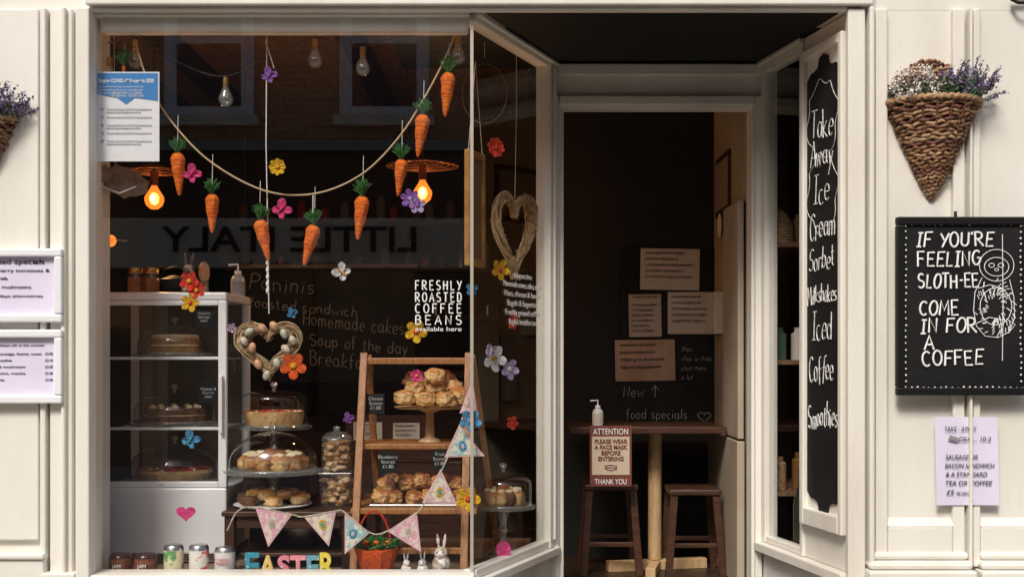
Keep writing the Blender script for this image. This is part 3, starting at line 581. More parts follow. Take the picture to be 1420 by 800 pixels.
def flower(px,py,y,rp,mat,cen=None,kind=0,rot=0,parent=None,tilt=0):
    s=sc(y); Rr=rp/s; n=60; v=[(0,-.001,0)]; ang=[math.tau*i/n for i in range(n)]
    np_=random.choice([5,5,6])
    def rf(a):
        if kind==0: return .42+.58*abs(math.cos(np_/2*a))**.55
        if kind==2: return .8+.2*abs(math.cos(4*a))
        return .22+.78*abs(math.sin(2*a+.25*math.sin(a)))**.7*(.85+.2*math.sin(a))
    for q,dy in((.35,-.001),(.7,-.006),(1,-.010)):
        for a in ang:
            fr_=.004*math.sin(11*a+px)*(q==1)
            v.append((Rr*q*rf(a)*math.cos(a),dy*(.4+.6*abs(math.cos(np_/2*a)))+fr_*.6, Rr*q*rf(a)*math.sin(a)))
    f=[(0,1+i,1+(i+1)%n) for i in range(n)]
    for g in range(2): f+=[(1+g*n+i,1+(g+1)*n+i,1+(g+1)*n+(i+1)%n,1+g*n+(i+1)%n) for i in range(n)]
    o=mk('felt_butterfly' if kind==1 else 'felt_flower',v,f,mat,parent,smooth=False)
    so_=o.modifiers.new('s','SOLIDIFY'); so_.thickness=.0025; so_.offset=0
    o.location=(X(px,y),y,Z(py,y)); o.rotation_euler=(0,rot,tilt)
    if cen:
        if kind==1: ell(o,'body',(0,-.008,0),(Rr*.09,.005,Rr*.6),cen,2)
        else: ell(o,'centre',(0,-.006,0),(Rr*.24,.006,Rr*.24),cen,2,.3)
    return o
G=.045
fl=[(373,106,13,'purple','purple',1,.5),(266,242,15,'hot','pink',1,.7),(385,232,12,'yellow','yellow',2,0),(390,291,16,'hot','pink',1,.8),(569,276,14,'purple','lav',0,.3),(579,285,12,'lav','purple',0,.9),(475,378,15,'white','yellow',1,-.9),
(263,390,14,'red','yellow',0,.2),(273,403,12,'red','yellow',0,.5),(264,420,13,'yellow','orange',0,0),(407,507,19,'orange','yellow',0,.3),(577,460,16,'yellow','orange',0,.2),(654,403,10,'blue','white',1,.1),
(649,691,18,'yellow','orange',0,.1),(653,583,16,'blue','lav',0,.3),(483,580,9,'purple','purple',1,.4),(264,610,15,'blue','teal',1,.6),(405,435,9,'blue','blue',1,.3),(322,455,7,'lav','yellow',0,.1),(578,521,9,'hot','yellow',2,.2)]
for px,py,r_,a,b,k,ro in fl: flower(px,py,G,r_,FE[a],FE[b],k,ro)
def sflower(px,py,rp,a,b,k=0):
    k_=(px-710)/F; t=(k_*4.6+.15)/(.33-k_*.8); y=.8*t+.03; o=flower(px-0,py,y,rp*1.0,FE[a],FE[b],k,0); o.rotation_euler=(0,.2,rad(35)); o.location.x-=.03
for q in((697,205,14,'red','red',2),(703,374,15,'yellow','orange',0),(695,497,19,'white','yellow',0),(716,512,15,'lav','white',0),(719,586,10,'red','red',0),(719,450,10,'orange','red',1),(690,487,11,'lav','white',1),(722,440,7,'red','red',2)): sflower(*q)
hp=root('heart_sticker'); prism(hp,'heart',[(X(258,.03)+heartpt(math.tau*i/30,.037)[0],Z(711,.03)+heartpt(math.tau*i/30,.037,.85)[1]) for i in range(30)],.026,.03,FE['hot'])
prism(root('felt_egg'),'egg',[(X(698,.35)+.03*math.cos(a/20*math.tau),Z(762,.35)+.035*math.sin(a/20*math.tau)) for a in range(20)],.35,.357,FE['hot'])

# ---- strings & carrot garland
cg=root('carrot_garland'); y=.11
def bez(P,n=60):
    out=[]
    for i in range(len(P)-1):
        p0=P[max(i-1,0)];p1=P[i];p2=P[i+1];p3=P[min(i+2,len(P)-1)]
        for j in range(n//len(P)+2):
            t=j/(n//len(P)+2); out.append(tuple(.5*((2*p1[k])+(-p0[k]+p2[k])*t+(2*p0[k]-5*p1[k]+4*p2[k]-p3[k])*t*t+(-p0[k]+3*p1[k]-3*p2[k]+p3[k])*t**3) for k in range(2)))
    out.append(P[-1]); return out
def pl(P,y,n=60): return [(X(a,y),y,Z(b,y)) for a,b in bez(P,n)]
tube(cg,'cord',[pl([(188,60),(205,112),(235,165),(290,223),(365,264),(435,269),(500,243),(552,192),(592,130),(620,75),(634,38)],y)],.0036,string)
tube(cg,'knots',[[(X(434,y),y,Z(268,y)),(X(434,y),y,Z(296,y))]],.002,wstring)
for cx_,ty,ly,by,lean in((172,72,92,103,.1),(246,194,213,271,-.05),(294,248,270,323,0),(360,285,306,362,-.22),(436,293,313,370,.25),(503,250,273,333,.12),(557,201,222,272,.1),(587,146,160,218,.13),(622,92,102,162,.08)):
    s=sc(y); h=(by-ly)/s; rr=min(.029,h*.18)+.003
    o=lathe(cg,'carrot',[(0,0)]+[(rr*(.12+.88*u**.7)*(1 if u<.88 else 1-(u-.88)*4)*(1+.035*math.sin(u*62)),h*u) for u in [k/40 for k in range(41)]]+[(0,h)],(0,0,-h),carrot,18,wob=.14)
    o.location=(X(cx_,y),y,Z(ly,y)); o.rotation_euler=(0,lean,0)
    lf=[]
    for k in range(80):
        a=U(0,math.tau); q=U(.2,1); e=max(.06,(ly-ty)/s)*U(.6,1.25); lf.append([(0,0,-.004),(.018*q*math.cos(a),.018*q*math.sin(a),e*.45),(.040*q*math.cos(a),.03*q*math.sin(a),e*(1-.3*q))])
    g=tube(cg,'carrot_leaves',lf,.0019,leafg,res=0); g.location=o.location; g.rotation_euler=(0,-lean*.5,0)
    cy=ty-34 if cx_>180 else ty-20
    tube(cg,'hanger',[[(X(cx_,y),y,Z(ly,y)),(X(cx_,y)+.003,y,Z(max(cy,60),y))]],.0012,wstring)
ds=root('hanging_string'); y=.13
tube(ds,'string',[[(X(370,y),y,Z(45,y)),(X(369,y),y,Z(200,y)),(X(371,y),y,Z(300,y)),(X(373,y),y,Z(435,y))],[(X(368,y),y,Z(57,y)),(X(380,y),y,Z(95,y))]],.0022,wstring)
lathe(ds,'beads',[(0,0)]+[(.006*abs(math.sin(i*.7))+.001,i*.006) for i in range(26)],(X(371,y),y,Z(408,y)),wstring,8)
bl=root('bulb_string_lights'); y=.16
tube(bl,'cable',[pl([(150,60),(188,52),(250,88),(313,106),(375,78),(437,53),(470,62),(503,64),(560,52),(635,45)],y)],.0032,wire)
clear=glassmat('bulb_glass',.14,(.93,.93,.92),haze=.10)
for px,py in((152,80),(188,56),(313,108),(437,55),(503,66),(635,50)):
    s=sc(y); x=X(px,y); z=Z(py,y)
    lathe(bl,'socket',[(0,0),(.012,0),(.013,-.02),(.0125,-.036),(0,-.036)],(x,y,z),brass,14)
    lathe(bl,'bulb',[(.010,-.036),(.013,-.045),(.025,-.07),(.028,-.085),(.024,-.1),(.012,-.11),(0,-.112)],(x,y,z),clear,20)
    tube(bl,'filament_coil',[[(x-.005,y,z-.05),(x-.008,y,z-.08),(x,y,z-.072),(x+.008,y,z-.08),(x+.005,y,z-.05)]],.0012,white,res=0)
glow=bpy.data.materials.new('lit_bulb'); glow.use_nodes=True; nt=glow.node_tree; nt.nodes.clear()
o_=nd(nt,'ShaderNodeOutputMaterial'); e_=nd(nt,'ShaderNodeEmission'); e_.inputs[0].default_value=(1,.20,.02,1); e_.inputs[1].default_value=.9; t2=nd(nt,'ShaderNodeBsdfTransparent'); ad=nd(nt,'ShaderNodeAddShader')
nt.links.new(e_.outputs[0],ad.inputs[0]); nt.links.new(t2.outputs[0],ad.inputs[1]); nt.links.new(ad.outputs[0],o_.inputs[0])
glow2=M('inner_glow',(1,.4,.08),.5,emit=3.5,ecol=(1,.33,.06))
hot=M('hot_filament',(1,.6,.2),.5,emit=25,ecol=(1,.6,.25)); copper=M('copper_wire',(.25,.09,.04),.4,.7)
for px,py,y,sw in((586,265,1.0,50),(214,273,.95,0)):
    p=root('pendant_lamp'); s=sc(y); x=X(px,y); z=Z(py,y)
    lathe(p,'bulb',[(.012,.05),(.02,.035),(.042,.0),(.044,-.015),(.036,-.04),(.018,-.055),(0,-.058)],(x,y,z),glow,20)
    ell(p,'inner_glow',(x,y,z-.008),(.022,.022,.028),glow2,3,.15); ell(p,'filament',(x,y-.018,z-.008),(.010,.010,.017),hot,2)
    lathe(p,'socket',[(0,.12),(.018,.12),(.02,.05),(0,.05)],(x,y,z),copper,16); tube(p,'flex',[[(x,y,z+.12),(x,y,2.95)]],.004,wire)
    rw=.165 if sw else .13
    tube(p,'wire_shade',[[(x+rw*q*math.cos(a/36*math.tau),y+rw*q*math.sin(a/36*math.tau),z+.115+.03*(1-q)) for a in range(37)] for q in (.15,.3,.45,.6,.75,.9,1)],.0025,copper,res=1)
    tube(p,'shade_spokes',[[(x+.02*math.cos(a),y+.02*math.sin(a),z+.145),(x+rw*math.cos(a),y+rw*math.sin(a),z+.115)] for a in [math.tau*k/8 for k in range(8)]],.0025,copper,res=1)
    l=bpy.data.lights.new('bulb_light','POINT'); l.energy=7.0; l.color=(1,.5,.2); l.shadow_soft_size=.04; lo=bpy.data.objects.new('bulb_light',l); lo.location=(x,y,z-.11); link(lo,p)
fr=root('orange_fairy_light'); ell(fr,'lamp',(X(154,.3),.3,Z(334,.3)),(.022,.018,.024),glow,2); ell(fr,'core',(X(154,.3),.3,Z(334,.3)),(.008,.008,.01),FE['orange'],2); tube(fr,'leaves',[[(X(140,.3),.3,Z(331,.3)),(X(154,.3),.3,Z(332,.3)),(X(176,.3),.3,Z(334,.3))]],.003,wick2)
cp=root('fabric_cap'); fab=M('cap_fabric',(.40,.32,.27),.9,col2=(.28,.22,.18),scale=60,bump=.3,bscale=200)
ell(cp,'crown',(X(172,.2),.2,Z(252,.2)),(.09,.06,.055),fab,3,.35,('Y',.35)); ell(cp,'brim',(X(150,.2),.17,Z(244,.2)),(.045,.05,.032),fab,3,.3)
tube(cp,'strap',[[(X(140,.2),.13,Z(235,.2)),(X(150,.2),.12,Z(262,.2)),(X(175,.2),.12,Z(272,.2)),(X(196,.2),.13,Z(262,.2))]],.003,wstring)
tube(cp,'hanging_cord',[[(X(160,.2),.2,Z(240,.2)),(X(158,.2),.2,2.5)]],.0012,wstring)

# ---- wreaths
def twig_heart(nm,cx,y,cz,s,sz,n,thick,rz,mat,mat2,j=.10):
    r=root(nm,(cx,y,cz),rz)
    for m,cnt in((mat,n),(mat2,n//2)):
        L=[]
        for k in range(cnt):
            o1,o2,ph=U(-j,j),U(-j,j),U(0,6); st=U(0,math.tau); pts=[]
            for i in range(50):
                t=st+math.tau*i/49*U(.98,1.02); a,b=heartpt(t,s*(1+o1*1.2+.06*math.sin(5*t+ph)),sz); pts.append((a,.022*math.sin(3*t+ph)+U(-.003,.003),b+o2*s*.3))
            L.append(pts)
        tube(r,'twigs',L,thick,m,res=0)
    sp_=[]
    for k in range(n*4):
        t=U(0,math.tau); a,b=heartpt(t,s*U(.8,1.12),sz); d=U(0,math.tau); q=U(.3,.55)*s*.6; sp_.append([(a-q*math.cos(d)*.5,U(-.02,.02),b-q*math.sin(d)*.5),(a+q*math.cos(d)*.5,U(-.03,.02),b+q*math.sin(d)*.5)])
    tube(r,'short_twigs',sp_,thick*.8,mat,res=0)
    return r
wr=twig_heart('easter_egg_wreath',X(373,.16),.16,Z(480,.16),.103,.95,42,.0017,0,wickl,wick2,.22)
egs=[(348,460),(352,482),(360,505),(372,520),(386,503),(398,484),(396,463),(382,452),(366,455),(340,473),(408,472)]
for i,(a,b) in enumerate(egs): ell(wr,'egg',((a-373)/sc(.16),-.03,(480-b)/sc(.16)),(.015,.013,.021),M('egg%d'%i,random.choice([(.62,.42,.22),(.5,.5,.4),(.65,.36,.22),(.68,.6,.48)]),.4,col2=(.3,.17,.09),scale=90,cr=(.55,.66)),2,rot=('Y',U(-1,1)))
twig_heart('willow_heart',X(713,.62),.62,Z(318,.62),.105,1.7,24,.0018,rad(42),wickl,wick2,.12)
tube(root('willow_heart_string'),'s',[[(X(714,.62),.62,Z(275,.62)),(X(716,.62),.62,Z(160,.62)),(X(716,.62),.62,Z(40,.62))]],.0012,wstring)
wf=root('wooden_picture_frame',ls.location,ls.rotation_euler[2])
zt_,zb_=2.03,1.585
for a,b,c,d in((.02,.045,zb_,zt_),(.15,.175,zb_,zt_),(.0455,.1495,zt_-.03,zt_),(.0455,.1495,zb_,zb_+.03)): box(wf,'frame',a,b,.02,.045,c,d,M('gilt_wood',(.40,.20,.05),.4,col2=(.25,.11,.03),scale=20),.005)
box(wf,'panel',.045,.15,.03,.038,zb_+.03,zt_-.03,M('fp',(.16,.08,.04),.5)); tube(wf,'cord',[[(.03,.03,zt_),(.095,.03,zt_+.35),(.16,.03,zt_)]],.0015,string)
rg=root('wire_ring'); tube(rg,'ring',[[(X(672,.3)+.09*math.cos(a/40*math.tau),.3+.05*math.sin(a/40*math.tau),Z(130,.3)+.13*math.sin(a/40*math.tau)) for a in range(41)]],.0012,wick1)
tube(rg,'cord',[[(X(672,.3),.3,Z(80,.3)),(X(672,.3),.3,2.5)]],.0010,wstring)

# ================================================================ DISPLAY FRIDGE
fg=root('display_fridge'); y=.45; x0,x1=X(135,y),X(314,y); zb,zm,zt=Z(768,y),Z(676,y),Z(405,y); yd=.92
box(fg,'base_cabinet',x0,x1,y,yd,zb,zm,white,.008); box(fg,'top_cap',x0,x1,y,yd,zt-.035,zt,white,.008)
for a in(x0,x1-.035): 
    for b in(y+.001,yd-.03): box(fg,'post',a,a+.035,b,b+.029,zm+.0005,zt-.0355,white,.004)
box(fg,'door_bottom_rail',x0+.036,x1-.036,y+.002,y+.02,zm+.0005,zm+.025,white,.003)
box(fg,'door_top_rail',x0+.036,x1-.036,y+.002,y+.02,zt-.055,zt-.036,white,.003)
box(fg,'door_handle',x1-.026,x1-.012,y-.025,y-.001,Z(600,y),Z(520,y),white,.004)
mk('door_glass',[(x0+.03,y+.012,zm),(x1-.03,y+.012,zm),(x1-.03,y+.012,zt-.03),(x0+.03,y+.012,zt-.03)],[(0,1,2,3)],domeglass,fg)
mk('side_glass',[(x1-.012,y+.03,zm),(x1-.012,yd-.03,zm),(x1-.012,yd-.03,zt-.03),(x1-.012,y+.03,zt-.03)],[(0,1,2,3)],domeglass,fg)
box(fg,'back_panel',x0+.03,x1-.03,yd-.012,yd-.004,zm,zt-.035,M('fr_back',(.24,.22,.19),.35,.2,col2=(.16,.14,.12),scale=4))
box(fg,'vent',x0,x1,y+.02,yd-.05,.381,zb-.001,blackp)
for k in range(4): box(fg,'vent_slat',x0+.01,x1-.01,y+.005,y+.019,.388+.01*k,.392+.01*k,steel)
shz=[Z(497,y+.05),Z(594,y+.05)]
for z in shz:
    tube(fg,'wire_shelf',[[(x0+.035,y+.035,z),(x1-.035,y+.035,z)]]+[[(x0+.04+.0215*k,y+.035,z),(x0+.04+.0215*k,yd-.03,z)] for k in range(22)]+[[(x0+.035,q,z-.003),(x1-.035,q,z-.003)] for q in(y+.2,yd-.04)],.0018,white,res=1)
    box(fg,'shelf_front',x0+.035,x1-.035,y+.026,y+.034,z-.005,z+.007,white,.002)
def cake(p,x,y,z,r,h,kind):
    if kind=='layer':
        lathe(p,'sponge',[(0,0),(r,0),(r,h*.4),(r*.985,h*.42),(r*.985,h*.5),(r,h*.52),(r,h*.9),(0,h*.9)],(x,y,z),sponge,40,wob=.03)
        lathe(p,'filling',[(r*.99,h*.4),(r*1.02,h*.43),(r*1.02,h*.49),(r*.99,h*.52)],(x,y,z),icing,40,wob=.05)
        lathe(p,'icing',[(r*1.0,h*.82),(r*1.03,h*.9),(r*.98,h*1.02),(r*.6,h*1.03),(0,h*1.05)],(x,y,z),icing,40,wob=.06)
    elif kind=='choc':
        lathe(p,'sponge',[(0,0),(r,0),(r*1.01,h*.5),(r*.98,h*.92),(0,h)],(x,y,z),choc,40,wob=.05)
        lathe(p,'filling',[(r*.99,h*.45),(r*1.03,h*.5),(r*.99,h*.56)],(x,y,z),icing,40)
        for k in range(10): a=k/10*math.tau; ell(p,'rosette',(x+r*.75*math.cos(a),y+r*.75*math.sin(a),z+h),(.014,.014,.012),icing,2,.2)
    elif kind=='pie':
        lathe(p,'crust',[(0,0),(r*.9,0),(r,h*.7),(r*.99,h),(r*.9,h*.85),(0,h*.85)],(x,y,z),scone,40,wob=.06)
        for k in range(60): a=U(0,math.tau); q=r*.84*math.sqrt(R()); ell(p,'berry',(x+q*math.cos(a),y+q*math.sin(a),z+h*.9),(.011,.011,.009),random.choice([jam,jam,icing,FE['red']]),1)
    elif kind=='icedslices':
        for k in range(11): a=k/11*math.tau; q=r*.62; ell(p,'bun',(x+q*math.cos(a),y+q*math.sin(a),z+h*.5),(r*.28,r*.28,h*.5),random.choice([sconed,scone,choc]),3,.3,None,2.4,.8); ell(p,'icing_blob',(x+q*math.cos(a),y+q*math.sin(a),z+h*.98),(r*.16,r*.16,h*.16),icing,2,.5)
        ell(p,'bun',(x,y,z+h*.7),(r*.4,r*.4,h*.6),sconed,3,.3)
def cloche(nm,x,y,z,r,h,kind,ped=0,ckr=.78,ckh=.45,straight=.35):
    p=root(nm)
    lathe(p,'plate',[(0,0),(r*1.1,0),(r*1.13,.006),(r*1.13,.012),(r*1.05,.010),(0,.008)],(x,y,z),plateglass,40)
    if ped: lathe(p,'pedestal',[(0,0),(r*.55,0),(r*.5,.01),(.02,.03),(.013,ped*.4),(.022,ped*.5),(.013,ped*.62),(.03,ped-.012),(.05,ped-.001),(0,ped-.001)],(x,y,z-ped),glassrim,32)
    prof=[(r,0),(r,h*straight)]+[(r*math.cos(a*math.pi/2/10),h*straight+h*(1-straight)*math.sin(a*math.pi/2/10)) for a in range(1,11)]
    lathe(p,'dome',prof,(x,y,z+.013),domeglass,48)
    lathe(p,'dome_rim',[(r+.002,0),(r+.003,.004),(r,.008),(r-.002,.004),(r+.002,0)],(x,y,z+.013),glassrim,48)
    lathe(p,'knob',[(0,0),(.008,0),(.007,.008),(.015,.016),(.017,.024),(.01,.033),(0,.035)],(x,y,z+.013+h),glassrim,20)
    cake(p,x,y,z+.012,r*ckr,h*ckh,kind)
    return p
fx=(x0+x1)/2-.005; fy=.66
cloche('cake_dome',fx,fy,shz[0]+.006,.155,.125,'layer',ckr=.62,ckh=.66)
cloche('cake_dome',fx,fy,shz[1]+.006,.17,.13,'choc',ckr=.75,ckh=.5)
cloche('cake_dome',fx,fy,zm+.002,.185,.155,'pie',ckr=.85,ckh=.3)
for px_,py_ in((283,440),(289,545)):
    c=root('price_card'); yy=.47; box(c,'card',X(px_-13,yy),X(px_+13,yy),yy,yy+.002,Z(py_+14,yy),Z(py_-14,yy),slate)
    T(c,'t',('Victoria\nSponge\ncake' if py_<500 else 'Walnut &\nCarrot\ncake'),X(px_,yy),yy-.002,Z(py_-4,yy),.017,chalk2,'CENTER',ls=.9,off=-.0003)
ft=zt
def jar(nm,x,y,z,r,h,cont,lid,glass=True,fill=.85):
    p=root(nm)
    lathe(p,'glass',[(0,0),(r*.9,0),(r,.006),(r,h*.8),(r*.85,h*.9),(r*.85,h)],(x,y,z),jarglass,28); lathe(p,'contents',[(0,.004),(r*.93,.004),(r*.93,h*fill*.85),(0,h*fill*.87)],(x,y,z),cont,28,wob=.04)
    lathe(p,'lid',[(0,h+.018),(r*.8,h+.018),(r*.92,h+.012),(r*.92,h-.004),(0,h-.004)],(x,y,z),lid,28); return p
amber=M('preserve',(.25,.06,.02),.4,col2=(.45,.16,.05),scale=60)
for px_ in(188,211): jar('preserve_jar',X(px_,.62),.62,ft,.035,.095,amber,brass)
pot=root('black_kettle'); xx=X(243,.68); lathe(pot,'body',[(0,0),(.06,0),(.075,.03),(.065,.065),(.03,.08),(0,.085)],(xx,.68,ft),blackp,28); tube(pot,'handle',[[(xx+.06*math.cos(a/12*math.pi),.68,ft+.07+.05*math.sin(a/12*math.pi)) for a in range(13)]],.004,blackp)
def bunny(nm,x,y,z,h,mat,rz=0):
    import bmesh
    bm=bmesh.new()
    def e(c,s,rot=0):
        m=Matrix.Translation(Vector(c)*h)@Matrix.Rotation(rot,4,'Y')@Matrix.Diagonal((s[0]*h,s[1]*h,s[2]*h,1)); bmesh.ops.create_icosphere(bm,subdivisions=3,radius=1,matrix=m)
    e((0,0,.27),(.22,.24,.27)); e((0,-.06,.56),(.16,.17,.15)); e((-.075,0,.83),(.048,.03,.19),-.15); e((.075,0,.83),(.048,.03,.19),.15)
    e((-.11,-.2,.06),(.08,.14,.06)); e((.11,-.2,.06),(.08,.14,.06)); e((0,-.2,.53),(.07,.06,.06)); e((-.1,-.2,.3),(.05,.06,.12)); e((.1,-.2,.3),(.05,.06,.12)); e((0,.24,.15),(.08,.08,.08)); e((0,-.02,.43),(.12,.13,.12))
    me=bpy.data.meshes.new(nm); bm.to_mesh(me); bm.free(); me.materials.append(mat); o=bpy.data.objects.new(nm,me); COL.objects.link(o); o.location=(x,y,z); o.rotation_euler=(0,0,rz)
    r=o.modifiers.new('r','REMESH'); r.mode='VOXEL'; r.voxel_size=h*.022; r.use_smooth_shade=True
    s=o.modifiers.new('s','SMOOTH'); s.iterations=4
    for i in(-1,1): ell(o,'eye',(i*.075*h,-.205*h,.6*h),(.018*h,.012*h,.02*h),blackp,2)
    ell(o,'nose',(0,-.262*h,.55*h),(.018*h,.012*h,.014*h),FE['ppink'],2)
    return o
ceram=M('white_ceramic',(.8,.78,.74),.25); 
bunny('ceramic_bunny',X(262,.5),.5,ft,.165,M('fbunny',(.6,.5,.4),.6,col2=(.12,.08,.06),scale=25,cr=(.45,.5)),.3)
ell(root('painted_egg'),'egg',(X(283,.5),.5,ft+.085),(.024,.024,.045),M('eggo',(.75,.25,.08),.5,col2=(.4,.3,.2),scale=40),3); box(bpy.data.objects['painted_egg'],'stand',X(283,.5)-.015,X(283,.5)+.015,.485,.515,ft,ft+.045,wick1)
pump('soap_dispenser',330,364,411,.85,M('soap',(.35,.35,.34),.2),inkgrey,z=ft)

# ================================================================ CENTRAL DISPLAY TABLE
dt=root('display_table'); box(dt,'top',-1.16,-.63,.26,.80,.60,.62,dwood,.004)
for a in(-1.13,-.66):
    for b in(.29,.76): box(dt,'leg',a-.02,a+.02,b-.02,b+.02,.381,.599,dwood,.003)
box(dt,'rail',-1.105,-.685,.28,.30,.55,.598,dwood,.003); box(dt,'lower_shelf',-1.105,-.685,.32,.74,.43,.445,dwood,.003)
bk=root('mixing_bowl'); lathe(bk,'bowl',[(0,0),(.05,0),(.11,.06),(.13,.1),(.125,.1),(.1,.06),(0,.01)],(-.87,.5,.446),steel,36)
rb=root('wooden_riser'); box(rb,'crate',-1.14,-.86,.56,.79,.621,.80,dwood,.004)
cloche('cake_dome',X(380,.67),.67,Z(594,.67),.145,.155,'pie',ped=Z(594,.67)-.801,ckr=.9,ckh=.42,straight=.75)
cloche('cake_stand',X(379,.4),.4,Z(655,.4),.178,.155,'icedslices',ped=Z(655,.4)-.62,ckr=.9,ckh=.42,straight=.15)
pp=root('pastry_plate'); lathe(pp,'plate',[(0,0),(.14,0),(.16,.012),(.155,.014),(0,.006)],(-.985,.42,.621),white,32)
for k in range(16): a=k/8*math.tau; q=.12 if k<9 else .07; ell(pp,'pastry',(-.985+q*math.cos(a+.2*k),.42+q*math.sin(a+.2*k),.655+(.0 if k<9 else .02)),(.036,.03,.022),random.choice([sconed,scone,choc]),3,.35,None,2.4,.8)
nuts=M('biscotti',(.45,.22,.08),.6,col2=(.7,.5,.3),scale=45,bump=1,bscale=60,cr=(.45,.55))
jr=root('cookie_jar'); xx=X(467,.45)
def sqjar(p,x,y,z,w,h,nm):
    v=[]; 
    for zz in(0,h): 
        for i in range(24): a=math.tau*i/24; q=w/(max(abs(math.cos(a)),abs(math.sin(a))))**.8; v.append((x+q*math.cos(a),y+q*math.sin(a),z+zz))
    mk(nm,v,[(i,(i+1)%24,24+(i+1)%24,24+i) for i in range(24)],jarglass,p,smooth=True)
    for k in range(60): ell(p,'biscuit',(x+U(-w,w)*.74,y+U(-w,w)*.74,z+.01+(h*.85)*k/60),(.020,.018,.010),nuts,2,.5,('X',U(-1,1)))
sqjar(jr,xx,.45,.622,.066,.13,'jar_wall'); box(jr,'jar_lid',xx-.068,xx+.068,.382,.518,.753,.763,glassrim,.004)
sqjar(jr,xx,.45,.765,.058,.13,'jar_wall'); lathe(jr,'lid',[(.06,.0),(.062,.01),(.04,.028),(.012,.034),(.012,.04),(.018,.05),(0,.056)],(xx,.45,.896),glassrim,24); tube(jr,'clasp',[[(xx+.06*math.cos(a/24*math.tau),.45+.06*math.sin(a/24*math.tau),.897) for a in range(25)]],.003,steel)

# ================================================================ LADDER SHELF
ld=root('wooden_ladder_shelf'); xl,xr=X(506,.48),X(650,.48); zt=Z(490,.48)
beam(ld,'front_leg',(xl,.46,zt),(X(490,.18),.18,.381),.030,.034,pine); beam(ld,'front_leg',(xr,.46,zt),(X(643,.18),.18,.381),.030,.034,pine)
beam(ld,'back_leg',(xl+.012,.50,zt-.01),(X(528,.85),.85,.381),.026,.03,pine); beam(ld,'back_leg',(xr-.012+.025,.50,zt-.01),(X(690,.85),.85,.381),.026,.03,pine)
box(ld,'top_rail',xl-.012,xr+.014,.44,.52,zt-.045,zt-.018,pine,.004)
z2=Z(622,.38); box(ld,'shelf',xl-.005,xr+.01,.345,.64,z2,z2+.022,pine,.004)
z3=Z(712,.27); box(ld,'shelf',xl-.03,xr+.04,.25,.76,z3,z3+.024,pine,.004)
box(ld,'lower_rail',xl-.03,xr+.0,.20,.222,.46,.485,pine,.003)
sc_=root('scone_stand'); xs_=X(596,.5); zp=Z(566,.5)
lathe(sc_,'stand',[(0,-.14+0),(.05,-.14),(.045,-.13),(.02,-.12),(.016,-.02),(.05,-.004),(.14,0),(.15,.008),(.14,.006),(0,.004)],(xs_,.5,zp),pinel,36)
def sconeobj(p,x,y,z,r,h,m,rot=None): 
    ell(p,'scone',(x,y,z),(r,r*U(.9,1.05),h),m,4,.26,rot,2.2,.72)
for px_,py_,yy in((561,551,.44),(590,553,.42),(618,553,.43),(637,549,.47),(575,540,.52),(604,536,.5),(628,538,.53),(589,553,.56),(603,522,.47),(588,528,.55),(618,524,.54),(573,528,.55)):
    sconeobj(sc_,X(px_,yy),yy,Z(py_,yy),.043,.031,scone,(random.choice('XY'),U(-.45,.45)))
ell(sc_,'berry',(X(578,.4),.4,Z(520,.4)),(.012,.012,.012),FE['hot'],2)
sp2=root('scone_tray'); xt0,xt1=X(512,.3),X(655,.3); box(sp2,'tray',xt0,xt1,.29,.6,z3+.025,z3+.035,steel,.003)
for row,(yy,zz) in enumerate(((.34,.062),(.43,.066),(.52,.07),(.38,.11),(.47,.115))):
    n_=6 if row<3 else 5
    for i in range(n_):
        xx=xt0+.035+(xt1-xt0-.07)*(i+(.5 if row>2 else 0)*.9)/(n_-1 if row<3 else n_)
        sconeobj(sp2,xx+U(-.01,.01),yy+U(-.015,.015),z3+zz-.002+U(-.006,.006),U(.034,.04),.026,sconed if (i+row)%3 else scone,(random.choice('XY'),U(-.5,.5)))
for px_,py_,yy,tt in((521,560,.42,'Cheese\nScones\n£1.80'),(538,641,.3,'Blueberry\nScones\n£1.80'),(610,637,.3,'Fruit\nScones\n£1.80')):
    c=root('price_card'); w_=.036; x=X(px_,yy); z=Z(py_,yy)
    box(c,'card',x-w_,x+w_,yy,yy+.003,z-.042,z+.042,slate,.001); T(c,'t',tt,x,yy-.002,z+.016,.020,chalk,'CENTER',ls=.95,off=-.0004)
    box(c,'clip',x-.003,x+.003,yy+.004,yy+.008,z-.09,z,steel)
cloche('cake_dome',X(704,.72)-.02,.72,Z(704,.72),.125,.15,'icedslices',ped=Z(704,.72)-.381,ckr=.85,ckh=.45,straight=.6)

# ================================================================ BUNTING
bn=root('easter_bunting'); y=.08
patt=[M('bunt%d'%i,a,.85,col2=b,scale=70,cr=(.48,.52)) for i,(a,b) in enumerate((((.75,.62,.55),(.7,.35,.45)),((.72,.66,.5),(.6,.4,.45)),((.7,.68,.55),(.3,.5,.5))))]
edge=M('bunt_edge',(.72,.45,.5),.85)
def flag(P,i):
    pts=[(X(a,y),Z(b,y)) for a,b in P]; prism(bn,'flag',pts,y,y+.003,edge)
    c=(sum(p_[0] for p_ in pts)/3,sum(p_[1] for p_ in pts)/3); prism(bn,'flag_print',[(c[0]+(a-c[0])*.86,c[1]+(b-c[1])*.86) for a,b in pts],y-.002,y-.0005,patt[i%3])
    s=.019; ang=math.atan2(pts[2][1]-c[1],pts[2][0]-c[0])+math.pi/2
    def egg(k,dz=0): return [(c[0]+s*k*.75*math.cos(t)*math.cos(ang)-(s*k*math.sin(t)+dz)*math.sin(ang),c[1]+s*k*.75*math.cos(t)*math.sin(ang)+(s*k*math.sin(t)+dz)*math.cos(ang)) for t in [math.tau*q/18 for q in range(18)]]
    prism(bn,'egg',egg(1),y-.005,y-.003,(FE['cream'],FE['yellow'],FE['blue'])[i%3]); prism(bn,'egg_band',egg(.5,.0),y-.007,y-.0055,(FE['ppink'],FE['teal'],FE['white'])[i%3])
